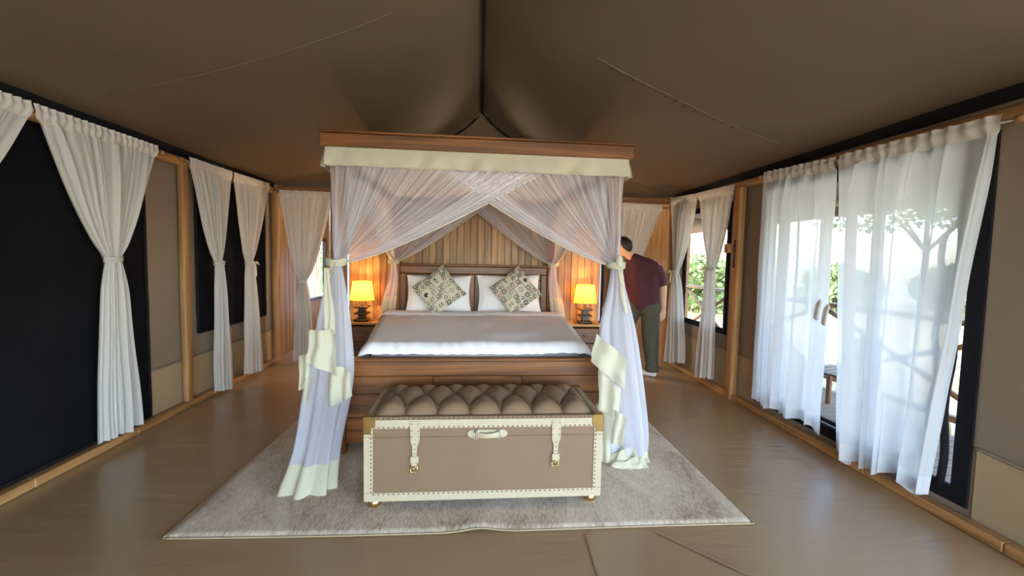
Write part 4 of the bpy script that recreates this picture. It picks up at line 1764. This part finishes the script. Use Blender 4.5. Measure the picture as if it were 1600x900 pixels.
fused('t_shirt', bm, 'shirt', person, .013, 4)
# trousers with turned-up cuffs
bm = bmesh.new()
limb(bm, [P3(Rh, .92, .125), P3(Lh, .92, .125)])
limb(bm, [P3((2.175, 5.66), .92, .130), P3(Rh, .84, .126), P3((2.225, 5.63), .52, .112), P3((2.256, 5.612), .14, .080)])
limb(bm, [P3(Lh, .90, .122), P3((1.93, 5.89), .52, .100), P3((1.90, 5.935), .14, .076)])
tro = fused('trousers', bm, 'trouser', person, .012, 4)
for (x, y) in ((2.258, 5.611), (1.90, 5.937)):
    cf = lathe('cuff', 'trouser', [(.060, .075), (.086, .07), (.091, .10), (.089, .14), (.06, .145)], 20, tro)
    cf.location = (x - PO.x, y - PO.y, 0)
for (x, y, dx, dy) in ((2.262, 5.61, -.10, .09), (1.90, 5.94, -.12, .11)):
    bm = bmesh.new()
    limb(bm, [(x - PO.x + .012, y - PO.y - .02, .045, .040), (x - PO.x, y - PO.y, .10, .046)])
    limb(bm, [(x - PO.x + .012, y - PO.y - .02, .042, .040), (x - PO.x + dx * .7, y - PO.y + dy * .7, .040, .040), (x - PO.x + dx * 1.3, y - PO.y + dy * 1.3, .030, .028)])
    fused('sock', bm, 'sock', person, .01, 3)

# ------------------------------------------------------------------ outside: ground, deck, railing, bushes
random.seed(21)
GZ = -.55


def f_ground(u, v):
    x, y = lerp(-45, 75, u), lerp(-45, 75, v)
    dd = math.hypot(x - 3, y - 4)
    return Vector((x, y, GZ + .18 * ns(x * .12, y * .12, 2) * smooth01((dd - 6) / 8) - .02))


gr = struct(obj('ground', surf(f_ground, 90, 90), 'dry_ground'))
gr['label'] = 'dry grassy ground outside the tent'

deck = bpy.data.objects.new('deck', None)
C.objects.link(deck)
struct(deck)
deck['label'] = 'slatted timber deck outside the right door'
bm = bmesh.new()
add_box(bm, -.7, .7, -.055, .055, -.03, 0, .004)
dm = mesh_from('deck_board', bm)
y = -1.2
while y < 10.5:
    obj('deck_board', dm, 'deck_wood', deck, (3.66, y, -.04))
    y += .125
for yy in (-1.0, 2.0, 5.0, 8.0, 10.3):
    box('deck_joist', 'deck_wood', 2.95, 4.36, yy - .04, yy + .04, GZ - .1, -.075, .004, deck)

rl = thing('deck_railing', 'wooden deck railing with crossed braces outside the right wall', 'railing', (4.36, 5, -.04))
RX = 0


def rbox(name, y0, y1, z0, z1, w_=.045):
    return box(name, 'beam_wood', -w_, w_, y0 - 5, y1 - 5, z0, z1, .004, rl)


py = [-1.0, 1.2, 3.2, 5.4, 7.4, 9.2, 10.4]
for k, yy in enumerate(py):
    rbox('post', yy - .05, yy + .05, 0, 2.135 if k in (0, 3, 5) else 1.02)
rbox('top_rail', -1.0, 10.4, 1.02, 1.07, .06)
rbox('bottom_rail', -1.0, 10.4, .12, .18, .03)
for a, b in zip(py, py[1:]):
    for z0, z1 in ((.18, 1.0), (1.0, .18)):
        tube('brace', 'pole_wood', [(0, a + .05 - 5, z0), (0, b - .05 - 5, z1)], .028, 6, rl)
aw = thing('deck_awning', 'canvas awning on timber rafters over the deck outside', 'awning', (4.42, 5, 2.10))
box('beam', 'beam_wood', -.06, .06, -6.2, 5.6, 0, .12, .006, aw)
for k in range(8):
    tube('rafter', 'beam_wood', [(0.03, -5.6 + k * 1.5, .15), (-1.46, -5.6 + k * 1.5, .42)], .035, 6, aw)
obj('awning_cloth', surf(lambda u, v: Vector((lerp(.25, -1.5, u), lerp(-6.2, 5.6, v), lerp(.16, .47, u) - .03 * math.sin(PI * u) * (1 + .3 * math.sin(v * 40)))), 12, 60), 'canvas', aw)

# a slatted deck chair seen through the gap in the door curtains
ch = thing('deck_chair', 'brown wooden chair on the deck seen between the sheer curtains', 'chair', (3.75, 4.35, -.04), math.radians(200))
for sx in (-1, 1):
    for sy in (-1, 1):
        box('leg', 'bed_wood_z', sx * .23 - .02, sx * .23 + .02, sy * .22 - .02, sy * .22 + .02, 0, .42 if sy < 0 else .82, .003, ch)
for k in range(5):
    box('seat_slat', 'bed_wood_x', -.25, .25, -.22 + k * .09, -.14 + k * .09, .421, .442, .003, ch)
for k in range(4):
    box('back_slat', 'bed_wood_x', -.25, .25, .195, .212, .50 + k * .085, .57 + k * .085, .003, ch)


def bush(name, label, cx, cy, rx_, ry_, h, n, mat, trunk=0.0, lw=.16, group=None, cat='bush'):
    t = thing(name, label, cat, (cx, cy, GZ), 0, group)
    vs_, fs = [], []
    lumps = [(random.uniform(-.6, .6) * rx_, random.uniform(-.6, .6) * ry_, trunk + random.uniform(.25, .8) * (h - trunk), random.uniform(.35, .6)) for _ in range(9)]
    for i in range(n):
        lx, ly, lz, lr = random.choice(lumps)
        a, b = random.uniform(0, 2 * PI), math.acos(random.uniform(-1, 1))
        r = random.uniform(.55, 1.0) ** .5 * lr
        p = Vector((lx + r * rx_ * math.sin(b) * math.cos(a), ly + r * ry_ * math.sin(b) * math.sin(a), lz + r * (h - trunk) * .6 * math.cos(b)))
        if p.z < .0:
            continue
        d1 = Vector((random.gauss(0, 1), random.gauss(0, 1), random.gauss(0, .6))).normalized()
        d2 = d1.cross(Vector((random.gauss(0, 1), random.gauss(0, 1), random.gauss(0, 1)))).normalized()
        L, Wd = lw * random.uniform(.6, 1.3), lw * .4
        k = len(vs_)
        vs_ += [tuple(p), tuple(p + d1 * L * .5 + d2 * Wd), tuple(p + d1 * L), tuple(p + d1 * L * .5 - d2 * Wd)]
        fs.append((k, k + 1, k + 2, k + 3))
    me = bpy.data.meshes.new('foliage')
    me.from_pydata(vs_, [], fs)
    o = obj('foliage', me, mat, t)
    o['kind'] = 'stuff'
    if trunk > 0:
        tube('trunk', 'bark', [(0, 0, -.1), (.08, .05, trunk * .6), (-.05, 0, trunk + .3 * (h - trunk))], [.16, .12, .06], 8, t)
        for k in range(4):
            a = k * 1.7
            tube('branch', 'bark', [(.03, .02, trunk * .8), (.5 * rx_ * math.cos(a), .5 * ry_ * math.sin(a), trunk + .45 * (h - trunk))], [.07, .03], 6, t)
    return t


bush('leafy_bush', 'tall pale green bush seen through the small right window', 9.5, 18.5, 2.8, 2.2, 2.1, 5200, 'leaf', lw=.26)
bush('leafy_bush', 'dark green bush farther off behind the deck railing', 12.5, 26, 3.2, 2.6, 2.3, 5200, 'leaf_dark', lw=.28)
bush('leafy_bush', 'green bush seen in the gap of the sheer door curtains', 16.5, 20.0, 2.2, 2.2, 2.0, 4200, 'leaf', lw=.26)
bush('leafy_bush', 'dark bush behind the nearer sheer curtain', 23.5, 20, 3.2, 2.4, 2.1, 4200, 'leaf_dark', lw=.26)
bush('leafy_bush', 'green bush at the right edge of the door view', 20, 14.5, 2.4, 2.4, 2.7, 4200, 'leaf', lw=.26)
bush('acacia_tree', 'spreading tree above the sheer door curtains', 17.5, 16.5, 4.6, 3.6, 6.6, 6000, 'leaf_dark', trunk=3.3, lw=.22, cat='tree')
bush('leafy_bush', 'pale green bush beyond the far left plank wall window', -9, 21, 3, 3, 3.4, 3000, 'leaf', lw=.28)
bush('leafy_bush', 'bush behind the annex on the right', 5.5, 19.5, 2.6, 2, 2.4, 3000, 'leaf_dark', lw=.28)

# dry grass blades
vs_, fs = [], []
for i in range(9000):
    x, y = random.uniform(4.6, 16), random.uniform(2, 20)
    if random.random() > 1.3 - x / 16:
        continue
    h = random.uniform(.12, .42)
    a = random.uniform(0, PI)
    dx, dy = .012 * math.cos(a), .012 * math.sin(a)
    k = len(vs_)
    lx, ly = random.gauss(0, .08), random.gauss(0, .08)
    vs_ += [(x - dx, y - dy, GZ - .04), (x + dx, y + dy, GZ - .04), (x + lx, y + ly, GZ + h)]
    fs.append((k, k + 1, k + 2))
me = bpy.data.meshes.new('dry_grass')
me.from_pydata(vs_, [], fs)
tag(obj('dry_grass', me, 'dry_grass'), 'dry yellow grass beyond the deck', 'grass', None, 'stuff')
